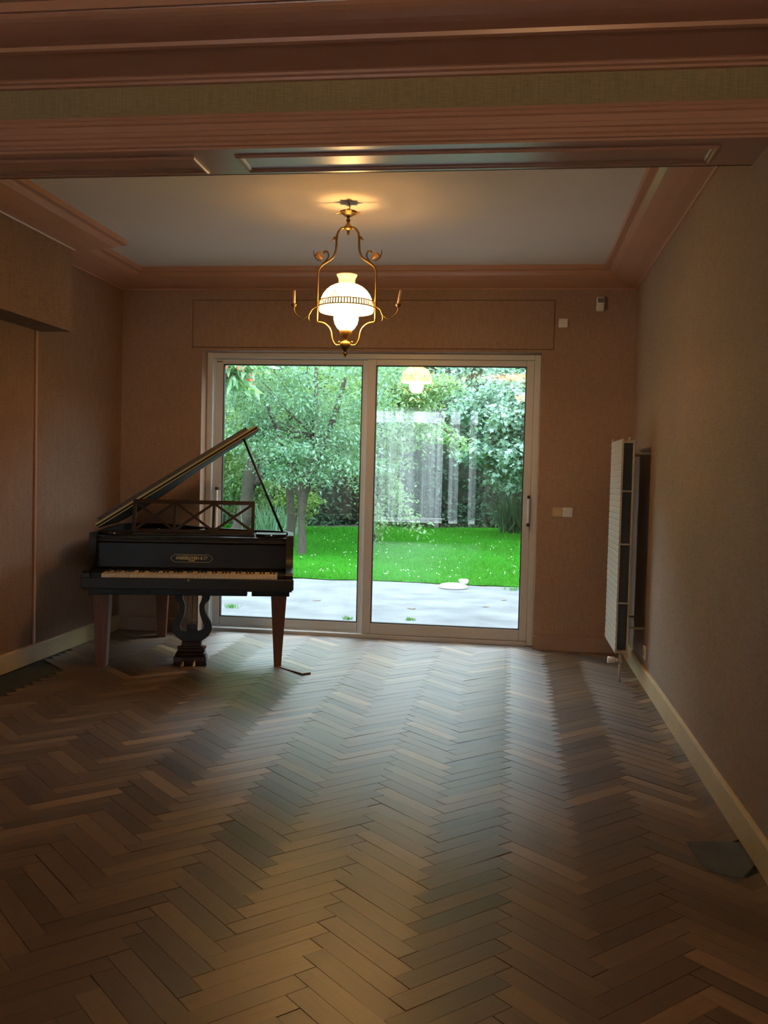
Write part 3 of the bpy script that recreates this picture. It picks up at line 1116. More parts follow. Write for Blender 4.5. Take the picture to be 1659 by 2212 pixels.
bs = MB()
bs.box(*lblock(550, 1060, 1438, 1500, 0.028), 0.003)
bs.box(*lblock(575, 1035, 1500, 1545, 0.024), 0.002)
bs.box(*lblock(520, 1090, 1545, 1600, 0.032), 0.003)
bs.box(*lblock(460, 1150, 1600, 1690, 0.045), 0.006)
bs.box(*lblock(405, 1160, 1690, 1790, 0.055), 0.010)
bs.box(*lblock(365, 1195, 1790, 1960, 0.062), 0.006)
bs.box(*lblock(355, 1215, 1960, 2008, 0.066), 0.003)
bs.build('lyre_base', M['lyrewood'], lyre)
MB().box(*lblock(445, 1175, 1555, 1610, 0.020), 0.002).build('crossbar', M['mahog'], lyre)
for (X, r_) in ((680, 0.003), (810, 0.003), (930, 0.0045)):
    a, b_ = ly(X, 100), ly(X, 1480)
    MB().tube([(a[0], LYY + 0.004, a[1]), (b_[0], LYY + 0.004, b_[1])], r_, 8).build('pedal_rod', M['brass'], lyre)
for X in (620, 905):
    a = ly(X, 1900)
    pd = MB()
    pd.tube([(a[0], LYY - 0.05, 0.040), (a[0], LYY - 0.10, 0.034), (a[0], LYY - 0.145, 0.022)], [0.006, 0.009, 0.011], 10)
    pd.tube([(a[0], LYY - 0.145, 0.022), (a[0], LYY - 0.185, 0.016)], [0.013, 0.008], 10)
    pd.build('pedal', M['brass'], lyre)

# ================================================================== HANGING LAMP
LX, LY, LZ = -0.955, 5.26, 1.955
lamp = empty('pendant_lamp', (LX, LY, LZ))
tag(lamp, 'lit brass oil-style hanging lamp with white glass dome shade and two candle arms', 'lamp')


def zz(z):
    return z - LZ


# ceiling rosette: dish with leafy petals, hook
ro = MB().lathe([(0.0001, zz(2.752)), (0.020, zz(2.752)), (0.034, zz(2.762)), (0.046, zz(2.775)), (0.050, zz(2.779)), (0.040, zz(2.781)), (0.0001, zz(2.781))], 20)
rosette = ro.build('ceiling_rosette', M['brass'], lamp)
for k in range(8):
    a = k / 8 * 2 * math.pi + 0.2
    pm_ = MB()
    ln = 0.072 if k % 2 == 0 else 0.062
    dz = 0.006 * math.sin(3 * a)
    pts = [(0.022, 0.0, 2.768), (0.042, 0.014, 2.772 + dz), (ln - 0.006, 0.011, 2.770 + dz), (ln, 0.0, 2.764 + dz), (ln - 0.006, -0.011, 2.770 + dz), (0.042, -0.014, 2.772 + dz)]
    rot = lambda p: (p[0] * math.cos(a) - p[1] * math.sin(a), p[0] * math.sin(a) + p[1] * math.cos(a), zz(p[2]))
    vs = [rot(p) for p in pts] + [(q[0], q[1], q[2] + 0.003) for q in [rot(p) for p in pts]]
    pm_.add(vs, [(0, 1, 2, 3, 4, 5), (11, 10, 9, 8, 7, 6)] + [(i, (i + 1) % 6, 6 + (i + 1) % 6, 6 + i) for i in range(6)])
    pm_.build('petal', M['brass'], rosette)
hk = MB()
hk.tube([(0.0, 0, zz(2.780)), (0.004, 0, zz(2.795)), (0.007, 0, zz(2.806)), (0.004, 0, zz(2.818)), (0, 0, zz(2.830))], 0.0035, 8)
hk.build('ceiling_hook', M['brass'], lamp)
MB().lathe([(0.0001, zz(2.755)), (0.010, zz(2.752)), (0.007, zz(2.742)), (0.011, zz(2.735)), (0.013, zz(2.728)), (0.008, zz(2.722)), (0.009, zz(2.712)), (0.020, zz(2.698)),
            (0.026, zz(2.689)), (0.024, zz(2.682)), (0.012, zz(2.676)), (0.008, zz(2.670)), (0.010, zz(2.666)), (0.005, zz(2.660)), (0.007, zz(2.655)), (0.0001, zz(2.644))], 18).build('stem', M['brass'], lamp)
for s in (-1, 1):
    pts = [(s * 0.022, 0, zz(2.690)), (s * 0.042, 0, zz(2.683)), (s * 0.059, 0, zz(2.660)), (s * 0.064, 0, zz(2.630)), (s * 0.065, 0, zz(2.590)), (s * 0.070, 0, zz(2.550)),
           (s * 0.086, 0, zz(2.520)), (s * 0.120, 0, zz(2.497)), (s * 0.150, 0, zz(2.475)), (s * 0.166, 0, zz(2.445)), (s * 0.168, 0, zz(2.400)), (s * 0.168, 0, zz(2.300)), (s * 0.168, 0, zz(2.156))]
    a_ = MB().tube(catmull(pts, 4), [0.0066] * 33 + [0.0052] * (len(catmull(pts, 4)) - 33), 8).build('arm', M['brass'], lamp)
    # scrolled leaf, curl and flower on the shoulder of the arm
    MB().tube(catmull([(s * 0.064, 0, zz(2.640)), (s * 0.074, 0, zz(2.634)), (s * 0.082, 0, zz(2.622)), (s * 0.090, 0, zz(2.618))], 3), [0.004, 0.005, 0.007, 0.008, 0.008, 0.008, 0.006, 0.004, 0.003, 0.001], 6).build('leaf', M['brass'], a_)
    cl = catmull([(s * 0.150, 0, zz(2.478)), (s * 0.124, 0, zz(2.505)), (s * 0.110, 0, zz(2.530)), (s * 0.116, 0, zz(2.553)), (s * 0.132, 0, zz(2.557)), (s * 0.137, 0, zz(2.545))], 4)
    MB().tube(cl, [0.0045 if i < 12 else 0.0065 for i in range(len(cl))], 8).build('curl', M['brass'], a_)
    fl = MB().lathe([(0.002, -0.022), (0.010, -0.012), (0.015, 0.0), (0.017, 0.012), (0.022, 0.020), (0.017, 0.016), (0.006, 0.004), (0.0001, 0.003)], 12)
    fo = fl.build('flower', M['petal'], a_)
    fo.location = (s * 0.160, 0, zz(2.530))
    fo.rotation_euler = (0, s * 0.7, 0)
    tp = catmull([(s * 0.152, 0, zz(2.500)), (s * 0.180, 0, zz(2.516)), (s * 0.194, 0, zz(2.540)), (s * 0.196, 0, zz(2.566))], 3)
    MB().tube(tp, [0.004] * 5 + [0.003] * 3 + [0.002, 0.001], 6).build('tendril', M['brass'], a_)
    lw_ = catmull([(s * 0.168, 0, zz(2.158)), (s * 0.128, 0, zz(2.150)), (s * 0.098, 0, zz(2.126)), (s * 0.085, 0, zz(2.098)), (s * 0.078, 0, zz(2.060)), (s * 0.060, 0, zz(2.030)), (s * 0.040, 0, zz(2.026)), (s * 0.018, 0, zz(2.034))], 4)
    MB().tube(lw_, 0.0055, 8).build('lower_bracket', M['brass'], lamp)
    MB().tube([(s * 0.045, 0, zz(2.040)), (s * 0.036, 0, zz(2.046)), (s * 0.028, 0, zz(2.040))], [0.003, 0.005, 0.002], 6).build('lower_curl', M['brass'], lamp)
    ca = catmull([(s * 0.168, 0.0, zz(2.245)), (s * 0.196, -0.01, zz(2.228)), (s * 0.212, -0.02, zz(2.196)), (s * 0.245, -0.02, zz(2.173)), (s * 0.278, -0.02, zz(2.188)), (s * 0.297, -0.02, zz(2.215)), (s * 0.300, -0.02, zz(2.240))], 4)
    cb = MB().tube(ca, 0.004, 8).build('candle_arm', M['brass'], lamp)
    MB().tube([(s * 0.212, -0.02, zz(2.196)), (s * 0.214, -0.02, zz(2.176)), (s * 0.208, -0.02, zz(2.160))], [0.004, 0.003, 0.001], 6).build('drop', M['brass'], cb)
    cupm = MB().lathe([(0.0001, zz(2.236)), (0.008, zz(2.238)), (0.015, zz(2.247)), (0.017, zz(2.256)), (0.012, zz(2.256)), (0.0001, zz(2.254))], 14, (s * 0.300, -0.02, 0))
    cupm.build('candle_cup', M['brass'], cb)
    lean = 0.0 if s < 0 else 0.014
    MB().tube([(s * 0.300, -0.02, zz(2.255)), (s * 0.300 + lean, -0.02, zz(2.333))], 0.0085, 12).build('candle_sleeve', M['candle'], lamp)
# opal dome shade (thin, open top and bottom)
po = [(0.152, 2.214), (0.1555, 2.222), (0.1545, 2.240), (0.151, 2.262), (0.144, 2.288), (0.132, 2.314), (0.115, 2.336), (0.094, 2.354), (0.070, 2.366), (0.052, 2.371)]
pin = [(r - 0.003, z - 0.001) for r, z in reversed(po)]
MB().lathe([(r, zz(z)) for r, z in po + pin], 48, closed=True).build('shade', M['opal'], lamp)
pn = [(0.052, 2.371), (0.047, 2.376), (0.0465, 2.392), (0.049, 2.404), (0.056, 2.416), (0.0600, 2.424)]
pni = [(r - 0.003, z) for r, z in reversed(pn)]
MB().lathe([(r, zz(z)) for r, z in pn + pni], 40, closed=True).build('shade_collar', M['opal_neck'], lamp)
gb = MB()
for (z0, z1, r0) in ((2.236, 2.242, 0.1605), (2.268, 2.273, 0.1575)):
    gb.lathe([(r0 - 0.002, zz(z0)), (r0 + 0.0015, zz(z0)), (r0 + 0.0015, zz(z1)), (r0 - 0.002, zz(z1))], 64, closed=True, smooth=False)
gal = gb.build('gallery_band', M['brass'], lamp)
bars = MB()
for k in range(60):
    a = 2 * math.pi * k / 60
    bars.bar((0.1600 * math.cos(a), 0.1600 * math.sin(a), zz(2.242)), (0.1575 * math.cos(a), 0.1575 * math.sin(a), zz(2.268)), 0.007, 0.0015, (-math.sin(a), math.cos(a), 0))
bars.build('gallery_bars', M['brass'], gal)['kind'] = 'stuff'
for k in range(3):
    a = math.radians(-90 - 14 + 120 * k)
    cr = MB()
    for pts in ([(-0.030, 2.272), (-0.018, 2.278), (-0.009, 2.291), (0.0, 2.306)], [(0.030, 2.272), (0.018, 2.278), (0.009, 2.291), (0.0, 2.306)],
                [(-0.016, 2.272), (-0.004, 2.280), (0.0, 2.292), (0.004, 2.280), (0.016, 2.272)]):
        cr.tube([(x_, 0, zz(z_)) for x_, z_ in pts], 0.0018, 6)
    co_ = cr.build('gallery_crest', M['brass'], gal)
    co_.rotation_euler = (0, 0, a + math.pi / 2)
    co_.location = (0.1615 * math.cos(a), 0.1615 * math.sin(a), 0)
# lit globe, burner, dish, finial
gl = [(0.033, 2.110), (0.048, 2.122), (0.063, 2.146), (0.0705, 2.174), (0.068, 2.200), (0.056, 2.214), (0.042, 2.221), (0.030, 2.224), (0.0001, 2.224)]
MB().lathe([(r, zz(z)) for r, z in gl], 32).build('glass_globe', M['globe'], lamp)
MB().lathe([(r, zz(z)) for r, z in ((0.0001, 2.112), (0.034, 2.112), (0.036, 2.106), (0.033, 2.092), (0.027, 2.078), (0.020, 2.066), (0.014, 2.058), (0.014, 2.048), (0.024, 2.046),
                                   (0.030, 2.040), (0.032, 2.030), (0.028, 2.018), (0.019, 2.004), (0.010, 1.996), (0.008, 1.988), (0.014, 1.982), (0.013, 1.976), (0.006, 1.970), (0.0001, 1.956))], 24).build('burner_cup', M['brass'], lamp)
ld = bpy.data.lights.new('bulb', 'POINT')
ld.energy = LAMP_WATTS
ld.color = (1.0, 0.50, 0.16)
ld.shadow_soft_size = 0.010
lo = bpy.data.objects.new('bulb', ld)
COL.objects.link(lo)
lo.parent = lamp
lo.location = (0, 0, zz(2.240))

# bowl lamp hanging behind the viewer (its light shows mirrored at the upper right of the glass)
BX, BY, BZ = 0.16, -0.70, 2.52
bl_ = empty('ceiling_lamp', (BX, BY, BZ))
tag(bl_, 'lit glass bowl lamp behind the viewer, mirrored small and orange in the glass', 'lamp')
pb_ = [(0.0001, 0.0), (0.05, 0.004), (0.09, 0.018), (0.12, 0.045), (0.135, 0.080)]
pbi = [(max(0.0001, r - 0.003), z + 0.003) for r, z in reversed(pb_)]
MB().lathe(pb_ + pbi, 32).build('glass_bowl', M['bowl'], bl_)
MB().tube([(0, 0, 0.24), (0, 0, NEARCEIL - BZ)], 0.006, 8).build('rod', M['brass'], bl_)
MB().lathe([(0.0001, 0.34), (0.045, 0.345), (0.05, 0.365), (0.05, NEARCEIL - BZ), (0.0001, NEARCEIL - BZ)], 20).build('canopy', M['brass'], bl_)
for k in range(3):
    a = k * 2 * math.pi / 3
    MB().tube([(0.131 * math.cos(a), 0.131 * math.sin(a), 0.078), (0, 0, 0.26)], 0.0025, 6).build('chain', M['brass'], bl_)
l2 = bpy.data.lights.new('bulb', 'POINT')
l2.energy = NEAR_WATTS
l2.color = (1.0, 0.56, 0.24)
l2.shadow_soft_size = 0.03
l2o = bpy.data.objects.new('bulb', l2)
COL.objects.link(l2o)
l2o.parent = bl_
l2o.location = (0, 0, 0.085)

# ================================================================== RADIATOR AND WALL FITTINGS
rad = empty('radiator', (0.733, 6.365, 0.0))
tag(rad, 'tall white upright panel radiator fixed beside the room corner', 'radiator')
RY0, RY1, RZ0, RZ1 = 6.05 - 6.365, 6.68 - 6.365, 0.19, 1.56
X0, X1 = 0.693 - 0.733, 0.775 - 0.733
pf = []
NR = 34
for k in range(NR):
    z = RZ0 + (RZ1 - RZ0) * k / NR
    h = (RZ1 - RZ0) / NR
    pf += [(X0 + 0.0022, z), (X0, z + h * 0.2), (X0, z + h * 0.75), (X0 + 0.0022, z + h * 0.95)]
pf += [(X0 + 0.004, RZ1), (X0 + 0.012, RZ1), (X0 + 0.012, RZ0)]
MB().prism(pf, 1, RY0, RY1).build('front_panel', M['rad'], rad)
MB().box(X1 - 0.010, X1, RY0, RY1, RZ0 - 0.004, RZ1 - 0.004, 0.002).build('rear_panel', M['rad'], rad)
cf = MB()
for k in range(22):
    z = RZ0 + 0.03 + k * 0.061
    cf.box(X0 + 0.013, X1 - 0.011, RY0 + 0.012, RY1 - 0.012, z, z + 0.0045)
cf.box(X0 + 0.012, X1 - 0.010, RY0 + 0.030, RY0 + 0.034, RZ0 + 0.02, RZ1 - 0.02)
cf.build('convector', M['raddark'], rad)['kind'] = 'stuff'
for z in (1.538, 1.228, 0.890, 0.514, 0.200):
    MB().box(X0 + 0.010, X1 - 0.008, RY0 - 0.001, RY0 + 0.010, z - 0.005, z + 0.005, 0.002).build('end_clip', M['rad'], rad)
for (y, z) in ((RY0 + 0.06, 1.47), (RY1 - 0.06, 1.47), (RY0 + 0.06, 0.35), (RY1 - 0.06, 0.35)):
    MB().tube([(X1 - 0.002, y, z), (XR - 0.733 + 0.001, y, z)], 0.008, 8).build('wall_bracket', M['rad'], rad)
tv = MB()
tv.tube([(0.0, RY0 + 0.05, RZ0 + 0.004), (0.0, RY0 + 0.05, 0.118)], 0.010, 10)
tv.tube([(0.0, RY0 + 0.05, 0.150), (0.0, RY0 + 0.05, 0.126)], 0.017, 10)
tv.tube([(0.0, RY0 + 0.05, 0.125), (0.0, RY0 + 0.05, 0.0)], 0.007, 10)
tv.build('return_valve', M['rad'], rad)
th = MB()
th.tube([(-0.015, RY0 + 0.05, 0.140), (-0.036, RY0 + 0.05, 0.140)], 0.013, 12)
th.tube([(-0.032, RY0 + 0.05, 0.140), (-0.078, RY0 + 0.05, 0.140)], [0.020, 0.021], 14)
th.build('thermostat_head', M['plastic'], rad)
MB().tube([(X0 + 0.006, RY1 - 0.03, RZ1 - 0.004), (X0 + 0.006, RY1 - 0.03, RZ1 + 0.02)], 0.007, 8).build('hanging_lug', M['rad'], rad)
MB().tube([(0.006, RY0 + 0.006, RZ1 - 0.020), (0.006, RY0 + 0.006, RZ1 + 0.010)], 0.009, 8).build('bleed_valve', M['rad'], rad)


def switch(x, z, mat, label):
    r_ = empty('light_switch', (x, D, z))
    tag(r_, label, 'light switch', 'switch plates beside the garden door')
    MB().box(-0.0375, 0.0375, -0.010, 0.001, -0.036, 0.036, 0.003).build('plate', mat, r_)
    MB().box(-0.024, 0.024, -0.013, -0.009, -0.024, 0.024, 0.002).build('rocker', mat, r_)
    return r_


s1 = switch(0.3555, 1.045, M['plastic_old'], 'yellowed square light switch nearer the garden door')
MB().lathe([(0.0001, 0.0), (0.004, 0.0), (0.004, 0.004), (0.0001, 0.004)], 8, (0.026, -0.0135, -0.008)).build('indicator', M['plastic'], s1)
switch(0.4315, 1.045, M['plastic'], 'cleaner white square light switch beside the yellowed one')
r_ = empty('wall_plate', (0.3545, D, 2.4545))
tag(r_, 'small blank white square plate above the door corner', 'wall plate')
MB().box(-0.034, 0.034, -0.012, 0.001, -0.0335, 0.0335, 0.003).build('plate', M['plastic'], r_)
for (a, b_) in ((-0.026, 0.026), (0.026, -0.026)):
    MB().lathe([(0.0001, 0.0), (0.003, 0.0), (0.003, 0.002), (0.0001, 0.002)], 8, (a, -0.0125, b_)).build('screw', M['steel'], r_)
r_ = empty('motion_detector', (0.620, D, 2.593))
tag(r_, 'small white motion detector high on the end wall', 'detector')
MB().box(-0.029, 0.029, -0.040, 0.001, -0.052, 0.052, 0.008).build('housing', M['plastic'], r_)
MB().box(-0.022, 0.022, -0.044, -0.036, 0.008, 0.040, 0.006).build('lens', M['plastic_dark'], r_)
r_ = empty('wall_socket', (XR, 6.02, 0.21))
tag(r_, 'pale socket plate low on the wall in front of the radiator', 'socket')
MB().box(-0.012, 0.001, -0.042, 0.042, -0.040, 0.040, 0.003).build('plate', M['plastic'], r_)
MB().lathe([(0.0001, 0.0), (0.019, 0.0), (0.021, 0.004), (0.0001, 0.003)], 16).build('socket_insert', M['plastic_old'], r_).matrix_local = Matrix.Translation((-0.012, 0, 0)) @ Matrix.Rotation(-math.pi / 2, 4, 'Y')

# sheer curtains of the window behind the viewer (mirrored in the door glass)
ct = NT('sheer_white_net')
ct.n.remove(ct.p)
tl = ct.node('ShaderNodeBsdfTranslucent')
tl.inputs['Color'].default_value = (0.96, 0.97, 0.98, 1)
tp_ = ct.node('ShaderNodeBsdfTransparent')
mx = ct.node('ShaderNodeMixShader')
mx.inputs[0].default_value = 0.82
ctc = ct.node('ShaderNodeTexCoord')
cmp_ = ct.node('ShaderNodeMapping')
cmp_.inputs['Scale'].default_value = (9.0, 0.2, 0.12)
cnz = ct.node('ShaderNodeTexNoise', Scale=1.0, Detail=4.0, Roughness=0.7)
cmr = ct.node('ShaderNodeMapRange')
cmr.inputs['From Min'].default_value = 0.34
cmr.inputs['From Max'].default_value = 0.62
cmr.inputs['To Min'].default_value = 0.30
cmr.inputs['To Max'].default_value = 0.97
ct.link(ctc.outputs['Object'], cmp_.inputs['Vector'])
ct.link(cmp_.outputs[0], cnz.inputs['Vector'])
ct.link(cnz.outputs['Fac'], cmr.inputs['Value'])
ct.link(cmr.outputs[0], mx.inputs[0])
ct.link(tp_.outputs[0], mx.inputs[1])
ct.link(tl.outputs[0], mx.inputs[2])
ct.link(mx.outputs[0], ct.n['Material Output'].inputs['Surface'])


def curtain(x0, x1, label, folds, amp):
    m_ = MB()
    nx = int((x1 - x0) / 0.012)
    ph = random.random() * 6
    rows = 5
    for k in range(rows):
        z = 0.42 + (2.60 - 0.42) * k / (rows - 1)
        for i in range(nx + 1):
            t = i / nx
            y = REAR + 0.10 + amp * math.sin(t * folds * 2 * math.pi + ph + 1.3 * math.sin(5 * t)) * (0.7 + 0.3 * math.sin(3.1 * t + 0.4 * k))
            m_.v.append((x0 + (x1 - x0) * t, y, z))
    for k in range(rows - 1):
        for i in range(nx):
            m_.f.append((k * (nx + 1) + i, k * (nx + 1) + i + 1, (k + 1) * (nx + 1) + i + 1, (k + 1) * (nx + 1) + i))
            m_.s.append(True)
    return tag(m_.build('sheer_curtain', ct.m, recalc=False), label, 'curtain', 'net curtains mirrored in the door glass')


for (xa, xb, nf, am, lab) in ((-2.86, -1.31, 15, 0.040, 'wide pleated white net curtain mirrored in the glass beside the mullion'),
                              (-1.19, -1.00, 2, 0.025, 'bright net curtain mirrored just right of the broad dark gap'),
                              (-0.80, -0.66, 1.5, 0.020, 'rightmost faint strip of net curtain mirrored in the glass')):
    curtain(xa, xb, lab, nf, am)
rd = MB().tube([(-2.6, REAR + 0.10, 2.62), (-0.45, REAR + 0.10, 2.62)], 0.010, 8)
tag(rd.build('curtain_rail', M['brass']), 'thin curtain rail over the net curtains behind the viewer', 'curtain rail')

# ================================================================== GARDEN
gd = MB().box(-60, 60, -60, 70, GROUND - 0.5, GROUND - 0.03).build('ground', M['soil'])
struct(gd, 'dark garden soil around the lawn and under the hedge', 'ground')

struct(MB().box(-40, 40, -40, REAR - 0.26, GROUND - 0.03, GROUND - 0.005).build('bounce_gravel', M['gravel']), 'unseen pale gravel added behind the viewer to bounce sky light indoors', 'bounce_gravel')  # added pale ground, throws sky light up at the rear window and curtains

rh = MB()
for j in range(7):
    for i in range(41):
        x = -16 + 28 * i / 40
        rh.v.append((x, -16.0 + 0.5 * math.sin(1.4 * x + j) + 0.06 * j * j, GROUND - 0.03 + 3.0 * j / 6))
for j in range(6):
    for i in range(40):
        rh.f.append((j * 41 + i, j * 41 + i + 1, (j + 1) * 41 + i + 1, (j + 1) * 41 + i))
        rh.s.append(True)
n0 = len(rh.v)
rh.v += [(x, y - 1.5, z) for x, y, z in rh.v[:n0]]
rh.f += [tuple(n0 + k for k in reversed(f)) for f in list(rh.f)]
rh.s += [True] * 240
tag(rh.build('street_hedge', M['hedgecore'], recalc=False), 'dark hedge along the drive behind the viewer', 'hedge')


def edge_y(x):        # patio / lawn border, slightly wavy
    return 11.95 + 0.05 * math.sin(3.1 * x) + 0.03 * math.sin(9.7 * x + 1) + 0.02 * math.sin(23 * x)


xs = [-12 + 0.1 * i for i in range(201)]
pp = MB().prism([(-12, D + 0.31)] + [(8, D + 0.31)] + [(x, edge_y(x)) for x in reversed(xs)], 2, GROUND - 0.04, GROUND)
struct(pp.build('patio', M['concrete']), 'bright weathered concrete patio outside the glass door', 'patio')


def far_y(x):
    return 24.2 + 0.45 * (x + 3) * 0.9 + 0.25 * math.sin(1.7 * x)


lw = MB()
NX, NY = 60, 40
for j in range(NY + 1):
    for i in range(NX + 1):
        x = -14 + 22 * i / NX
        y0, y1 = edge_y(x) - 0.02, max(15, far_y(x))
        y = y0 + (y1 - y0) * j / NY
        lw.v.append((x, y, GROUND + 0.012 + 0.02 * math.sin(1.3 * x + 0.6 * y) * math.sin(0.8 * y) * min(1, (y - y0) / 2)))
for j in range(NY):
    for i in range(NX):
        lw.f.append((j * (NX + 1) + i, j * (NX + 1) + i + 1, (j + 1) * (NX + 1) + i + 1, (j + 1) * (NX + 1) + i))
        lw.s.append(True)
lawn = lw.build('lawn', M['turf'], recalc=False)
struct(lawn, 'bright green lawn between the patio and the trees', 'lawn')


def cloud_mesh(name, base, axis_l, axis_w, nrm, tints, mat, fold=0.25, shape=None):
    """many leaves in one mesh. base: (N,3) stalk ends; axis_l/axis_w scaled vectors; shape: outline (l,w) pairs"""
    if shape is None:
        shape = [(0, 0), (0.45, 0.5), (1.0, 0.0), (0.45, -0.5)]
    N = len(base)
    k = len(shape)
    V = np.zeros((N, k, 3), dtype=np.float32)
    wl_ = np.linalg.norm(axis_w, axis=1, keepdims=True)
    for i, (a, w) in enumerate(shape):
        V[:, i] = base + axis_l * a + axis_w * w + nrm * (abs(w) * fold * wl_ - a * a * 0.12 * wl_)
    tris = [(0, i, i + 1) for i in range(1, k - 1)] if k > 4 else [(0, 1, 2), (0, 2, 3)]
    T = np.array(tris, dtype=np.int32)
    Fi = (np.arange(N, dtype=np.int32)[:, None, None] * k + T[None]).reshape(-1)
    nf = N * len(tris)
    me = bpy.data.meshes.new(name)
    me.vertices.add(N * k)
    me.vertices.foreach_set('co', V.ravel())
    me.loops.add(nf * 3)
    me.loops.foreach_set('vertex_index', Fi)
    me.polygons.add(nf)
    me.polygons.foreach_set('loop_start', np.arange(0, nf * 3, 3, dtype=np.int32))
    me.update(calc_edges=True)
    at = me.attributes.new('tint', 'FLOAT', 'FACE')
    at.data.foreach_set('value', np.repeat(tints.astype(np.float32), len(tris)))
    me.materials.append(mat)
    return me


def rand_dirs(N, down=0.0, flat=0.0):
    v = rng.normal(size=(N, 3))
    v[:, 2] = v[:, 2] * (1 - flat) - down
    return v / np.linalg.norm(v, axis=1, keepdims=True)


def leaves(name, pts, size, mat, parent, down=0.5, aspect=0.5, shape=None, spread=0.25, up=0.9):
    N = len(pts)
    ax = rand_dirs(N, down, 0.3)
    nr = rand_dirs(N) * 0.55 + np.array([0, -0.35, up])
    nr -= ax * np.sum(nr * ax, 1, keepdims=True)
    nr /= np.linalg.norm(nr, axis=1, keepdims=True)
    sd = np.cross(ax, nr)
    sz = size * (1 + spread * rng.normal(size=(N, 1))).clip(0.5, 1.7)
    tint = rng.random(N) ** 1.2
    me = cloud_mesh(name, pts, ax * sz, sd * sz * aspect, nr, tint, mat, shape=shape)
    o = bpy.data.objects.new(name, me)
    COL.objects.link(o)
    o.parent = parent
    o['kind'] = 'stuff'
    return o


def crown_points(c, rad_, N, clusters, cr, shell=0.55, zmin=None):
    """leaf positions in twig clusters spread through an ellipsoid"""
    d = rng.normal(size=(clusters, 3))
    d /= np.linalg.norm(d, axis=1, keepdims=True)
    r = shell + (1 - shell) * rng.random((clusters, 1)) ** 0.7
    cc = np.array(c) + d * r * np.array(rad_)
    idx = rng.integers(0, clusters, N)
    p = cc[idx] + rng.normal(size=(N, 3)) * np.array([cr, cr, cr * 0.55])
    if zmin is not None:
        p = p[p[:, 2] > zmin]
    return p, cc


def trunk(pts, rs, parent, name='trunk'):
    c = catmull(pts, 4)
    rr = np.interp(np.linspace(0, 1, len(c)), np.linspace(0, 1, len(rs)), rs)
    rr = [float(r) * (1 + 0.08 * math.sin(5.1 * i)) for i, r in enumerate(rr)]
    return MB().tube(c, rr, 10).build(name, M['bark'], parent)


M['leaf_teal'] = leafmat('blue_green_leaf', (0.085, 0.19, 0.115), (0.20, 0.34, 0.235))
M['leaf_cherry'] = leafmat('drooping_cherry_leaf', (0.15, 0.30, 0.16), (0.32, 0.52, 0.34))
M['leaf_fresh'] = leafmat('fresh_green_leaf', (0.13, 0.25, 0.105), (0.31, 0.46, 0.24))
M['leaf_dark'] = leafmat('dark_hedge_leaf', (0.024, 0.052, 0.028), (0.055, 0.11, 0.06), 0.25, 0.6, 0.2)
M['leaf_maple'] = leafmat('grey_green_maple_leaf', (0.185, 0.315, 0.255), (0.34, 0.50, 0.42), 0.3, 0.6, 0.25)
M['leaf_lime'] = leafmat('lime_shrub_leaf', (0.11, 0.22, 0.045), (0.21, 0.35, 0.08))
M['leaf_red'] = leafmat('red_fruit', (0.45, 0.05, 0.03), (0.6, 0.12, 0.05), 0.2)
M['leaf_orange'] = leafmat('orange_autumn_leaf', (0.55, 0.16, 0.03), (0.8, 0.32, 0.06), 0.5)
M['blade'] = leafmat('grass_blade', (0.024, 0.125, 0.010), (0.050, 0.21, 0.025), 0.4, 0.8, 0.03)
M['daisy'] = principled('white_daisy', (0.85, 0.86, 0.82), 0.7)
STAR = []
for k in range(11):
    a = -math.pi * 0.82 + 2 * math.pi * 0.82 * k / 10
    r = 0.62 if k % 2 == 1 else 0.30
    if k in (5,):
        r = 0.70
    STAR.append((0.38 + r * math.cos(a), r * math.sin(a) * 1.0))
STAR = [(0.0, 0.0)] + STAR

# forked tree on the lawn
t1 = empty('forked_tree', (-3.43, 15.2, GROUND))
tag(t1, 'small forked tree with mossy grey trunk standing on the lawn', 'tree')


def loc(pts, o):
    return [(p[0] - o[0], p[1] - o[1], p[2] - o[2]) for p in pts]


O1 = (-3.43, 15.2, GROUND)
trunk(loc([(-3.43, 15.2, GROUND), (-3.42, 15.2, 0.15), (-3.44, 15.2, 0.60), (-3.40, 15.2, 0.95), (-3.34, 15.2, 1.20), (-3.22, 15.3, 1.55), (-3.0, 15.4, 2.1), (-2.8, 15.5, 2.9)], O1), [0.095, 0.068, 0.066, 0.085, 0.12, 0.085, 0.06, 0.03], t1)
trunk(loc([(-3.44, 15.2, 0.80), (-3.52, 15.2, 1.08), (-3.62, 15.3, 1.35), (-3.85, 15.4, 1.8), (-4.2, 15.6, 2.5)], O1), [0.06, 0.07, 0.06, 0.045, 0.03], t1, 'branch')
trunk(loc([(-3.36, 15.25, 1.1), (-3.32, 15.6, 1.5), (-3.4, 16.0, 2.2), (-3.5, 16.4, 3.2)], O1), [0.09, 0.07, 0.05, 0.03], t1, 'branch')
p1, cc = crown_points((-3.45, 15.5, 2.6), (1.75, 1.2, 1.5), 19000, 170, 0.16, 0.45)
p2, _ = crown_points((-3.1, 15.0, 1.55), (1.15, 0.6, 0.55), 4200, 60, 0.14, 0.4, 1.0)
leaves('foliage', np.vstack([p1, p2]) - np.array(O1), 0.066, M['leaf_teal'], t1)
tw = MB()
for c in cc[::11]:
    tw.tube([tuple(np.array((-3.3, 15.4, 1.9)) - np.array(O1)), tuple((c + np.array((-3.3, 15.4, 2.0))) / 2 - np.array(O1)), tuple(c - np.array(O1))], [0.014, 0.009, 0.003], 5)
tw.build('twigs', M['bark'], t1)['kind'] = 'stuff'

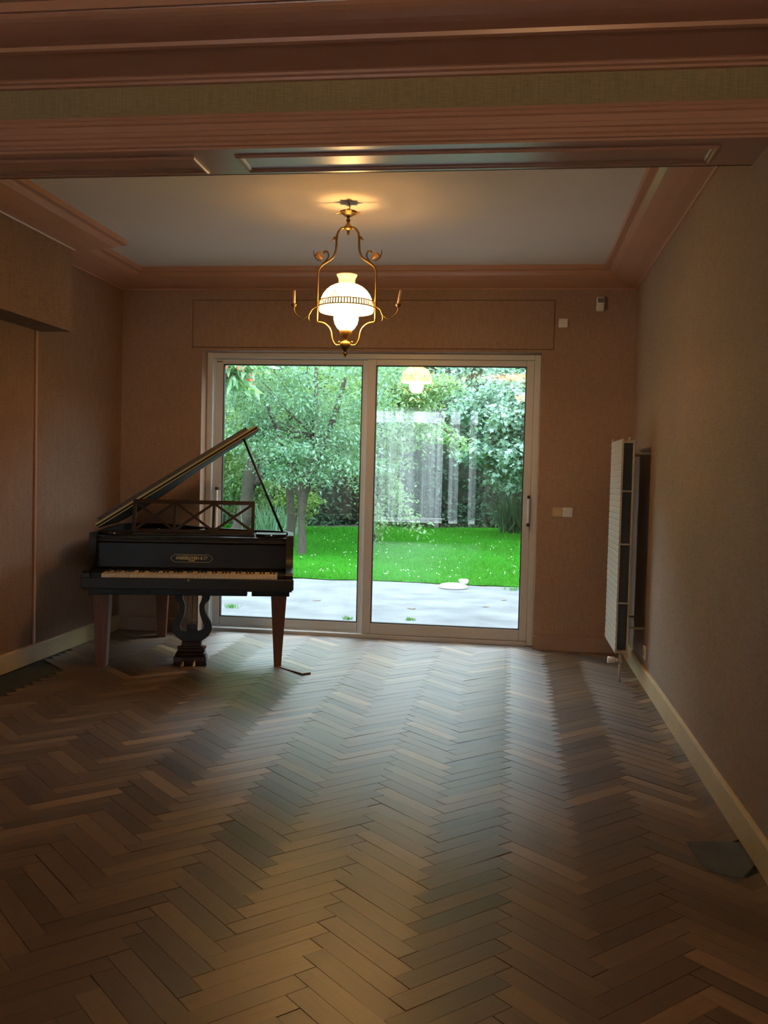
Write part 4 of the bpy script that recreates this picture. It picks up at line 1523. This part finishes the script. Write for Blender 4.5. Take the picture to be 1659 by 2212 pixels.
O2 = (-4.03, 16.9, GROUND)
t2 = empty('slim_tree', O2)
tag(t2, 'slimmer tree trunk close behind the forked tree', 'tree')
trunk(loc([(-4.03, 16.9, GROUND), (-4.01, 16.9, 0.4), (-4.05, 16.9, 0.9), (-4.08, 16.95, 1.5), (-4.1, 17.0, 2.6), (-4.0, 17.0, 3.8)], O2), [0.09, 0.075, 0.072, 0.07, 0.05, 0.03], t2)
p1, cc = crown_points((-4.2, 17.3, 2.9), (1.9, 1.0, 1.5), 9500, 110, 0.2, 0.4)
leaves('foliage', p1 - np.array(O2), 0.082, M['leaf_fresh'], t2)

O3 = (-5.75, 19.6, GROUND)
t3 = empty('leaning_tree', O3)
tag(t3, 'big leaning tree with thick grey trunk seen under the piano lid', 'tree')
trunk(loc([(-5.85, 19.6, GROUND), (-5.70, 19.6, 0.3), (-5.62, 19.6, 0.9), (-5.50, 19.6, 1.6), (-5.48, 19.6, 2.2), (-5.62, 19.6, 2.8), (-5.9, 19.6, 3.3), (-6.15, 19.6, 4.0)], O3), [0.22, 0.17, 0.145, 0.145, 0.13, 0.11, 0.09, 0.06], t3)
trunk(loc([(-5.46, 19.6, 1.0), (-5.20, 19.6, 1.5), (-4.9, 19.6, 2.1), (-4.5, 19.6, 3.0)], O3), [0.10, 0.09, 0.075, 0.05], t3, 'branch')
trunk(loc([(-5.75, 19.6, 2.95), (-6.1, 19.5, 3.0), (-6.6, 19.4, 3.15)], O3), [0.09, 0.06, 0.03], t3, 'branch')
p1, cc = crown_points((-5.8, 20.4, 3.6), (2.6, 1.2, 1.7), 9000, 110, 0.24, 0.4)
p2, _ = crown_points((-6.6, 20.2, 1.9), (1.0, 0.8, 0.9), 3000, 40, 0.18, 0.3)
leaves('foliage', np.vstack([p1, p2]) - np.array(O3), 0.11, M['leaf_fresh'], t3)

# cherry with long drooping leaves and red fruit, nearest the house
O4 = (-6.3, 11.2, GROUND)
t4 = empty('cherry_tree', O4)
tag(t4, 'cherry tree with long drooping leaves and red fruit at the top left of the door', 'tree')
trunk(loc([(-6.3, 11.2, GROUND), (-6.2, 11.2, 0.8), (-6.1, 11.2, 1.8), (-5.6, 11.3, 2.8), (-4.9, 11.4, 3.3), (-4.1, 11.6, 3.45)], O4), [0.2, 0.16, 0.14, 0.10, 0.06, 0.03], t4)
trunk(loc([(-4.9, 11.4, 3.3), (-4.3, 11.7, 2.95), (-3.60, 11.95, 2.62)], O4), [0.05, 0.03, 0.01], t4, 'branch')
p1, cc = crown_points((-3.80, 12.0, 2.68), (0.55, 0.4, 0.33), 1000, 60, 0.07, 0.2)
p2, _ = crown_points((-5.9, 11.6, 3.4), (1.4, 1.2, 0.9), 1600, 60, 0.16, 0.2)
leaves('foliage', np.vstack([p1, p2]) - np.array(O4), 0.165, M['leaf_cherry'], t4, down=1.1, aspect=0.34)
fr_ = crown_points((-3.75, 11.8, 2.55), (0.5, 0.3, 0.35), 45, 25, 0.04, 0.3)[0]
leaves('fruit', fr_ - np.array(O4), 0.045, M['leaf_red'], t4, aspect=0.9)

# pale apple tree in the middle, low branches reaching right
O5 = (-2.75, 18.4, GROUND)
t5 = empty('apple_tree', O5)
tag(t5, 'light green apple tree with low branches behind the door mullion', 'tree')
trunk(loc([(-2.75, 18.4, GROUND), (-2.78, 18.4, 0.6), (-2.7, 18.4, 1.4), (-2.5, 18.4, 2.2), (-2.3, 18.4, 3.2)], O5), [0.14, 0.11, 0.10, 0.08, 0.04], t5)
trunk(loc([(-2.6, 18.4, 1.9), (-2.1, 18.1, 2.35), (-1.5, 17.9, 2.3), (-0.95, 17.8, 1.9)], O5), [0.05, 0.03, 0.02, 0.006], t5, 'branch')
trunk(loc([(-2.6, 18.3, 2.2), (-1.9, 18.0, 2.9), (-1.1, 17.8, 3.0)], O5), [0.05, 0.03, 0.006], t5, 'branch')
trunk(loc([(-2.7, 18.3, 1.0), (-2.25, 18.1, 0.80), (-1.9, 18.0, 0.35), (-1.72, 18.0, 0.2)], O5), [0.03, 0.018, 0.01, 0.005], t5, 'branch')
p1, cc = crown_points((-2.55, 18.3, 2.7), (1.15, 1.0, 1.3), 8500, 90, 0.15, 0.45)
ln = []
for (a, b_, n_) in (((-2.3, 18.1, 2.45), (-0.9, 17.8, 1.9), 900), ((-2.3, 18.1, 2.8), (-1.05, 17.8, 3.05), 1100), ((-2.4, 18.1, 0.9), (-1.7, 18.0, 0.2), 330), ((-2.9, 18.1, 1.5), (-2.5, 18.0, 0.1), 900), ((-2.6, 18.1, 1.6), (-2.1, 18.0, 0.75), 900)):
    t_ = rng.random((n_, 1))
    ln.append(np.array(a) * (1 - t_) + np.array(b_) * t_ + rng.normal(size=(n_, 3)) * np.array([0.13, 0.12, 0.10]))
leaves('foliage', np.vstack([p1] + ln) - np.array(O5), 0.085, M['leaf_fresh'], t5)

# maple on the right, layered drooping star leaves
O6 = (1.7, 22.0, GROUND)
t6 = empty('maple_tree', O6)
tag(t6, 'dense grey green maple with layered star shaped leaves at the right', 'tree')
trunk(loc([(1.7, 22.0, GROUND), (1.7, 22.0, 1.2), (1.6, 22.0, 2.6), (1.4, 22.0, 4.5), (1.3, 22.0, 6.5)], O6), [0.22, 0.18, 0.16, 0.12, 0.05], t6)
p1, cc = crown_points((1.2, 21.2, 2.55), (2.4, 1.2, 1.7), 22000, 170, 0.20, 0.5, 0.85)
p2, _ = crown_points((0.6, 22.6, 3.9), (2.8, 1.0, 1.3), 5000, 90, 0.26, 0.4)
leaves('foliage', np.vstack([p1, p2]) - np.array(O6), 0.098, M['leaf_maple'], t6, down=0.7, aspect=1.0, shape=STAR)

# shrubs and grasses under the trees
O7 = (-4.95, 20.9, GROUND)
t7 = empty('lime_shrub', O7)
tag(t7, 'low lime green shrub between the two trunks', 'shrub')
for k in range(5):
    trunk([(0.0, 0, 0), (0.2 * math.sin(k * 1.3), 0.1, 0.5), (0.4 * math.sin(k * 1.3), 0.1 * k - 0.2, 0.9)], [0.02, 0.014, 0.006], t7, 'stem')
p1, _ = crown_points((0.1, 0, 0.70), (0.50, 0.4, 0.42), 2000, 40, 0.10, 0.3)
leaves('foliage', p1, 0.085, M['leaf_lime'], t7)
O8 = (-6.9, 21.6, GROUND)
t8 = empty('leafy_shrub', O8)
tag(t8, 'tall leafy shrub left of the big leaning trunk', 'shrub')
for k in range(4):
    trunk([(0.0, 0, 0), (0.3 * math.sin(k * 1.7), 0.1, 0.7), (0.6 * math.sin(k * 1.7), 0.1, 1.5)], [0.03, 0.02, 0.008], t8, 'stem')
p1, _ = crown_points((0.2, 0, 1.2), (1.4, 0.7, 1.1), 6500, 70, 0.17, 0.3)
leaves('foliage', p1, 0.10, M['leaf_fresh'], t8)


def blades(name, N, spread, length, width, mat, parent, droop=0.6):
    b = rng.normal(size=(N, 3)) * np.array([spread, spread, 0])
    ax = rng.normal(size=(N, 3)) * 0.45
    ax[:, 2] = 1.0
    ax /= np.linalg.norm(ax, axis=1, keepdims=True)
    L = length * (0.6 + 0.5 * rng.random((N, 1)))
    sd = np.cross(ax, rng.normal(size=(N, 3)))
    sd /= np.linalg.norm(sd, axis=1, keepdims=True)
    nr = np.cross(ax, sd)
    nr[:, 2] = -np.abs(nr[:, 2]) - droop
    me = cloud_mesh(name, b, ax * L, sd * width, nr * 0 + np.array([0, 0, -1]) * droop, rng.random(N), mat, fold=0.1,
                    shape=[(0, 0.5), (0.55, 0.45), (1.0, 0.0), (0.55, -0.45), (0, -0.5)])
    o = bpy.data.objects.new(name, me)
    COL.objects.link(o)
    o.parent = parent
    o['kind'] = 'stuff'
    return o


for (x, y, h, lab) in ((-5.15, 19.9, 0.75, 'clump of long arching grass at the foot of the leaning tree'), (0.15, 23.6, 1.25, 'clump of drooping bamboo grass under the maple')):
    g_ = empty('grass_clump', (x, y, GROUND))
    tag(g_, lab, 'ornamental grass')
    blades('blades', 260, 0.22, h, 0.022, M['leaf_teal'] if x < 0 else M['leaf_dark'], g_)
for (x, y, sz, lab) in ((-2.77, 9.13, 0.07, 'tiny weed tuft on the patio seen beneath the piano'), (-1.506, 8.73, 0.05, 'tiny weed tuft on the patio beside the door mullion'),
                        (-0.918, 8.85, 0.05, 'tiny weed tuft on the patio near the middle of the right pane'), (0.055, 11.60, 0.10, 'brownish grass tussock at the lawn edge by the right door frame')):
    g_ = empty('weed_tuft', (x, y, GROUND))
    tag(g_, lab, 'weed', 'weeds growing in the patio')
    blades('blades', 50, sz * 0.5, sz * 0.8, 0.005, M['blade'], g_)

# lawn blades and daisies
N = 70000
xx = rng.uniform(-7.5, 1.6, N)
yy = 11.93 + (25.0 - 11.93) * rng.random(N) ** 1.5
keep = (yy > np.array([edge_y(x) for x in xx]) - 0.02) & (yy < np.array([far_y(x) for x in xx]) - 0.1) & (xx > -0.42 * yy + 1.0 - 1.2)
xx, yy = xx[keep], yy[keep]
b = np.stack([xx, yy, np.full(len(xx), GROUND + 0.0)], 1)
ax = rng.normal(size=(len(xx), 3)) * 0.5
ax[:, 2] = 1
L = rng.uniform(0.03, 0.075, (len(xx), 1))
sd = rng.normal(size=(len(xx), 3))
sd[:, 2] = 0
sd /= np.linalg.norm(sd, axis=1, keepdims=True)
me = cloud_mesh('grass', b, ax * L, sd * 0.012, np.tile(np.array([[0, 0, 1.0]]), (len(xx), 1)), rng.random(len(xx)), M['blade'], fold=0.0, shape=[(0, 0.5), (1, 0.1), (1, -0.1), (0, -0.5)])
o = bpy.data.objects.new('grass', me)
COL.objects.link(o)
o.parent = lawn
o['kind'] = 'stuff'
dm = MB()
for k in range(170):
    y = 12.2 + 11 * random.random() ** 1.6
    x = random.uniform(-0.30 * y + 0.4, 0.6)
    r = random.uniform(0.006, 0.011)
    z = GROUND + random.uniform(0.05, 0.085)
    dm.add([(x + r * math.cos(a), y + r * math.sin(a) * 0.9, z + 0.004 * math.sin(a * 2)) for a in [j * math.pi / 3 for j in range(6)]] + [(x, y, z + 0.006)],
           [(j, (j + 1) % 6, 6) for j in range(6)])
o = dm.build('daisies', M['daisy'], lawn)
o['kind'] = 'stuff'

# dark hedge with tall trees behind, closing the garden
hd = MB()
NXh, NZh = 90, 14
for j in range(NZh + 1):
    for i in range(NXh + 1):
        x = -22 + 38 * i / NXh
        z = GROUND - 0.02 + 13.6 * j / NZh
        y = max(24.6, far_y(x) + 1.6) + 0.5 * math.sin(1.1 * x + 0.7 * j) + 0.35 * math.sin(2.7 * x - 1.3 * j) + 0.02 * j * j
        hd.v.append((x, y, z))
for j in range(NZh):
    for i in range(NXh):
        hd.f.append((j * (NXh + 1) + i, j * (NXh + 1) + i + 1, (j + 1) * (NXh + 1) + i + 1, (j + 1) * (NXh + 1) + i))
        hd.s.append(True)
nb_ = len(hd.v)
hd.v += [(x_, y_ + 2.5, z_) for (x_, y_, z_) in hd.v[:nb_]]
hd.f += [tuple(reversed([nb_ + i for i in f])) for f in list(hd.f)]
hd.s += [True] * (len(hd.f) - len(hd.s))
hedge = hd.build('garden_hedge', M['hedgecore'], recalc=False)
tag(hedge, 'tall dark hedge closing off the end of the garden', 'hedge')
N = 30000
hx = rng.uniform(-15, 6.5, N)
hz = GROUND + 13.8 * rng.random(N) ** 2.0
hy = np.array([max(24.6, far_y(x) + 1.6) for x in hx]) + 0.5 * np.sin(1.1 * hx + 0.7 * hz / 0.971) + 0.35 * np.sin(2.7 * hx - 1.3 * hz / 0.971) - np.abs(rng.normal(size=N)) * 0.35 + 0.05
leaves('foliage', np.stack([hx, hy, hz], 1), 0.15, M['leaf_dark'], hedge)

def side_hedge(name, x0, sgn, hgt, ln_, label):
    m_ = MB()
    NA, NB = 50, 8
    def pt(i, j, back=0.0):
        y = 8.2 + ln_ * i / NA
        z = GROUND - 0.02 + hgt * j / NB
        return (x0 + sgn * (0.35 * math.sin(1.3 * y + 0.8 * j) + 0.2 * math.sin(3.1 * y - j) + back), y, z)
    for back in (0.0, 1.6):
        b0 = len(m_.v)
        for j in range(NB + 1):
            for i_ in range(NA + 1):
                m_.v.append(pt(i_, j, back))
        for j in range(NB):
            for i_ in range(NA):
                m_.f.append((b0 + j * (NA + 1) + i_, b0 + j * (NA + 1) + i_ + 1, b0 + (j + 1) * (NA + 1) + i_ + 1, b0 + (j + 1) * (NA + 1) + i_))
                m_.s.append(True)
    h_ = m_.build(name, M['hedgecore'], recalc=False)
    tag(h_, label, 'hedge')
    n_ = 9000
    ii, jj = rng.random(n_), rng.random(n_)
    y = 8.2 + ln_ * ii
    z = GROUND + (hgt + 0.2) * jj
    j_ = jj * 8
    x = x0 + sgn * (0.35 * np.sin(1.3 * y + 0.8 * j_) + 0.2 * np.sin(3.1 * y - j_)) - sgn * np.abs(rng.normal(size=n_)) * 0.25
    leaves('foliage', np.stack([x, y, z], 1), 0.17, M['leaf_dark'], h_)


side_hedge('skylight_block_hedge', 5.6, 1, 4.2, 19.0, 'unseen hedge added right of the patio to block low sky light')  # both hedges are added out of view to keep low sky light off the walls
side_hedge('skylight_block_hedge', -12.6, -1, 5.8, 14.5, 'unseen hedge added far left of the patio to block low sky light')

# low plank bench at the far edge of the lawn
bn = empty('garden_bench', (-2.2, 24.2, GROUND))
tag(bn, 'low dark plank bench at the far edge of the lawn', 'bench')
MB().box(-0.52, 0.52, -0.14, 0.14, 0.24, 0.275, 0.004).build('seat', M['board'], bn)
for x in (-0.30, 0.33):
    MB().box(x - 0.05, x + 0.05, -0.12, 0.12, -0.03, 0.24, 0.006).build('leg', M['board'], bn)

# pale round ornament on the patio
orn = empty('garden_ornament', (-0.665, 11.55, GROUND))
tag(orn, 'pale domed disc with a small lump on its rim lying on the patio', 'ornament')
MB().lathe([(0.0001, 0.0), (0.165, 0.0), (0.178, 0.012), (0.176, 0.030), (0.155, 0.048), (0.10, 0.060), (0.0001, 0.064)], 32).build('disc', M['palestone'], orn)
hm = MB().lathe([(0.0001, 0.0), (0.040, 0.006), (0.056, 0.026), (0.050, 0.050), (0.030, 0.066), (0.0001, 0.068)], 16, (0.13, 0.05, 0.048))
hm.lathe([(0.0001, 0.0), (0.026, 0.008), (0.032, 0.024), (0.022, 0.042), (0.0001, 0.046)], 12, (0.095, 0.03, 0.072))
hm.lathe([(0.0001, 0.0), (0.024, 0.008), (0.030, 0.024), (0.020, 0.040), (0.0001, 0.044)], 12, (0.160, 0.04, 0.072))
hm.build('lump', M['palestone'], orn)
# dry leaves scattered on the patio
for (x, y, lab) in ((-0.03, 10.6, 'dry brown leaf on the patio near the right door stile'), (-0.22, 10.0, 'dry curled leaf lying a little in front on the patio'),
                    (-0.98, 9.6, 'lone dry leaf on the patio left of the pale disc'), (-2.05, 9.9, 'dry leaf on the patio behind the piano leg')):
    lf = MB()
    for k in range(4):
        s = 0.05
        lf.v += [(s * (k - 1.5) * 0.6, -0.022 * math.sin((k + 0.4) / 3.8 * math.pi), 0.004 + 0.010 * (k % 2)), (s * (k - 1.5) * 0.6, 0.022 * math.sin((k + 0.4) / 3.8 * math.pi), 0.012 - 0.006 * (k % 2))]
    for k in range(3):
        lf.f.append((2 * k, 2 * k + 2, 2 * k + 3, 2 * k + 1))
        lf.s.append(False)
    lo_ = lf.build('dry_leaf', M['deadleaf'], recalc=False)
    lo_.location = (x, y, GROUND)
    lo_.rotation_euler = (0, 0, random.uniform(0, 6))
    tag(lo_, lab, 'leaf', 'dry leaves on the patio')
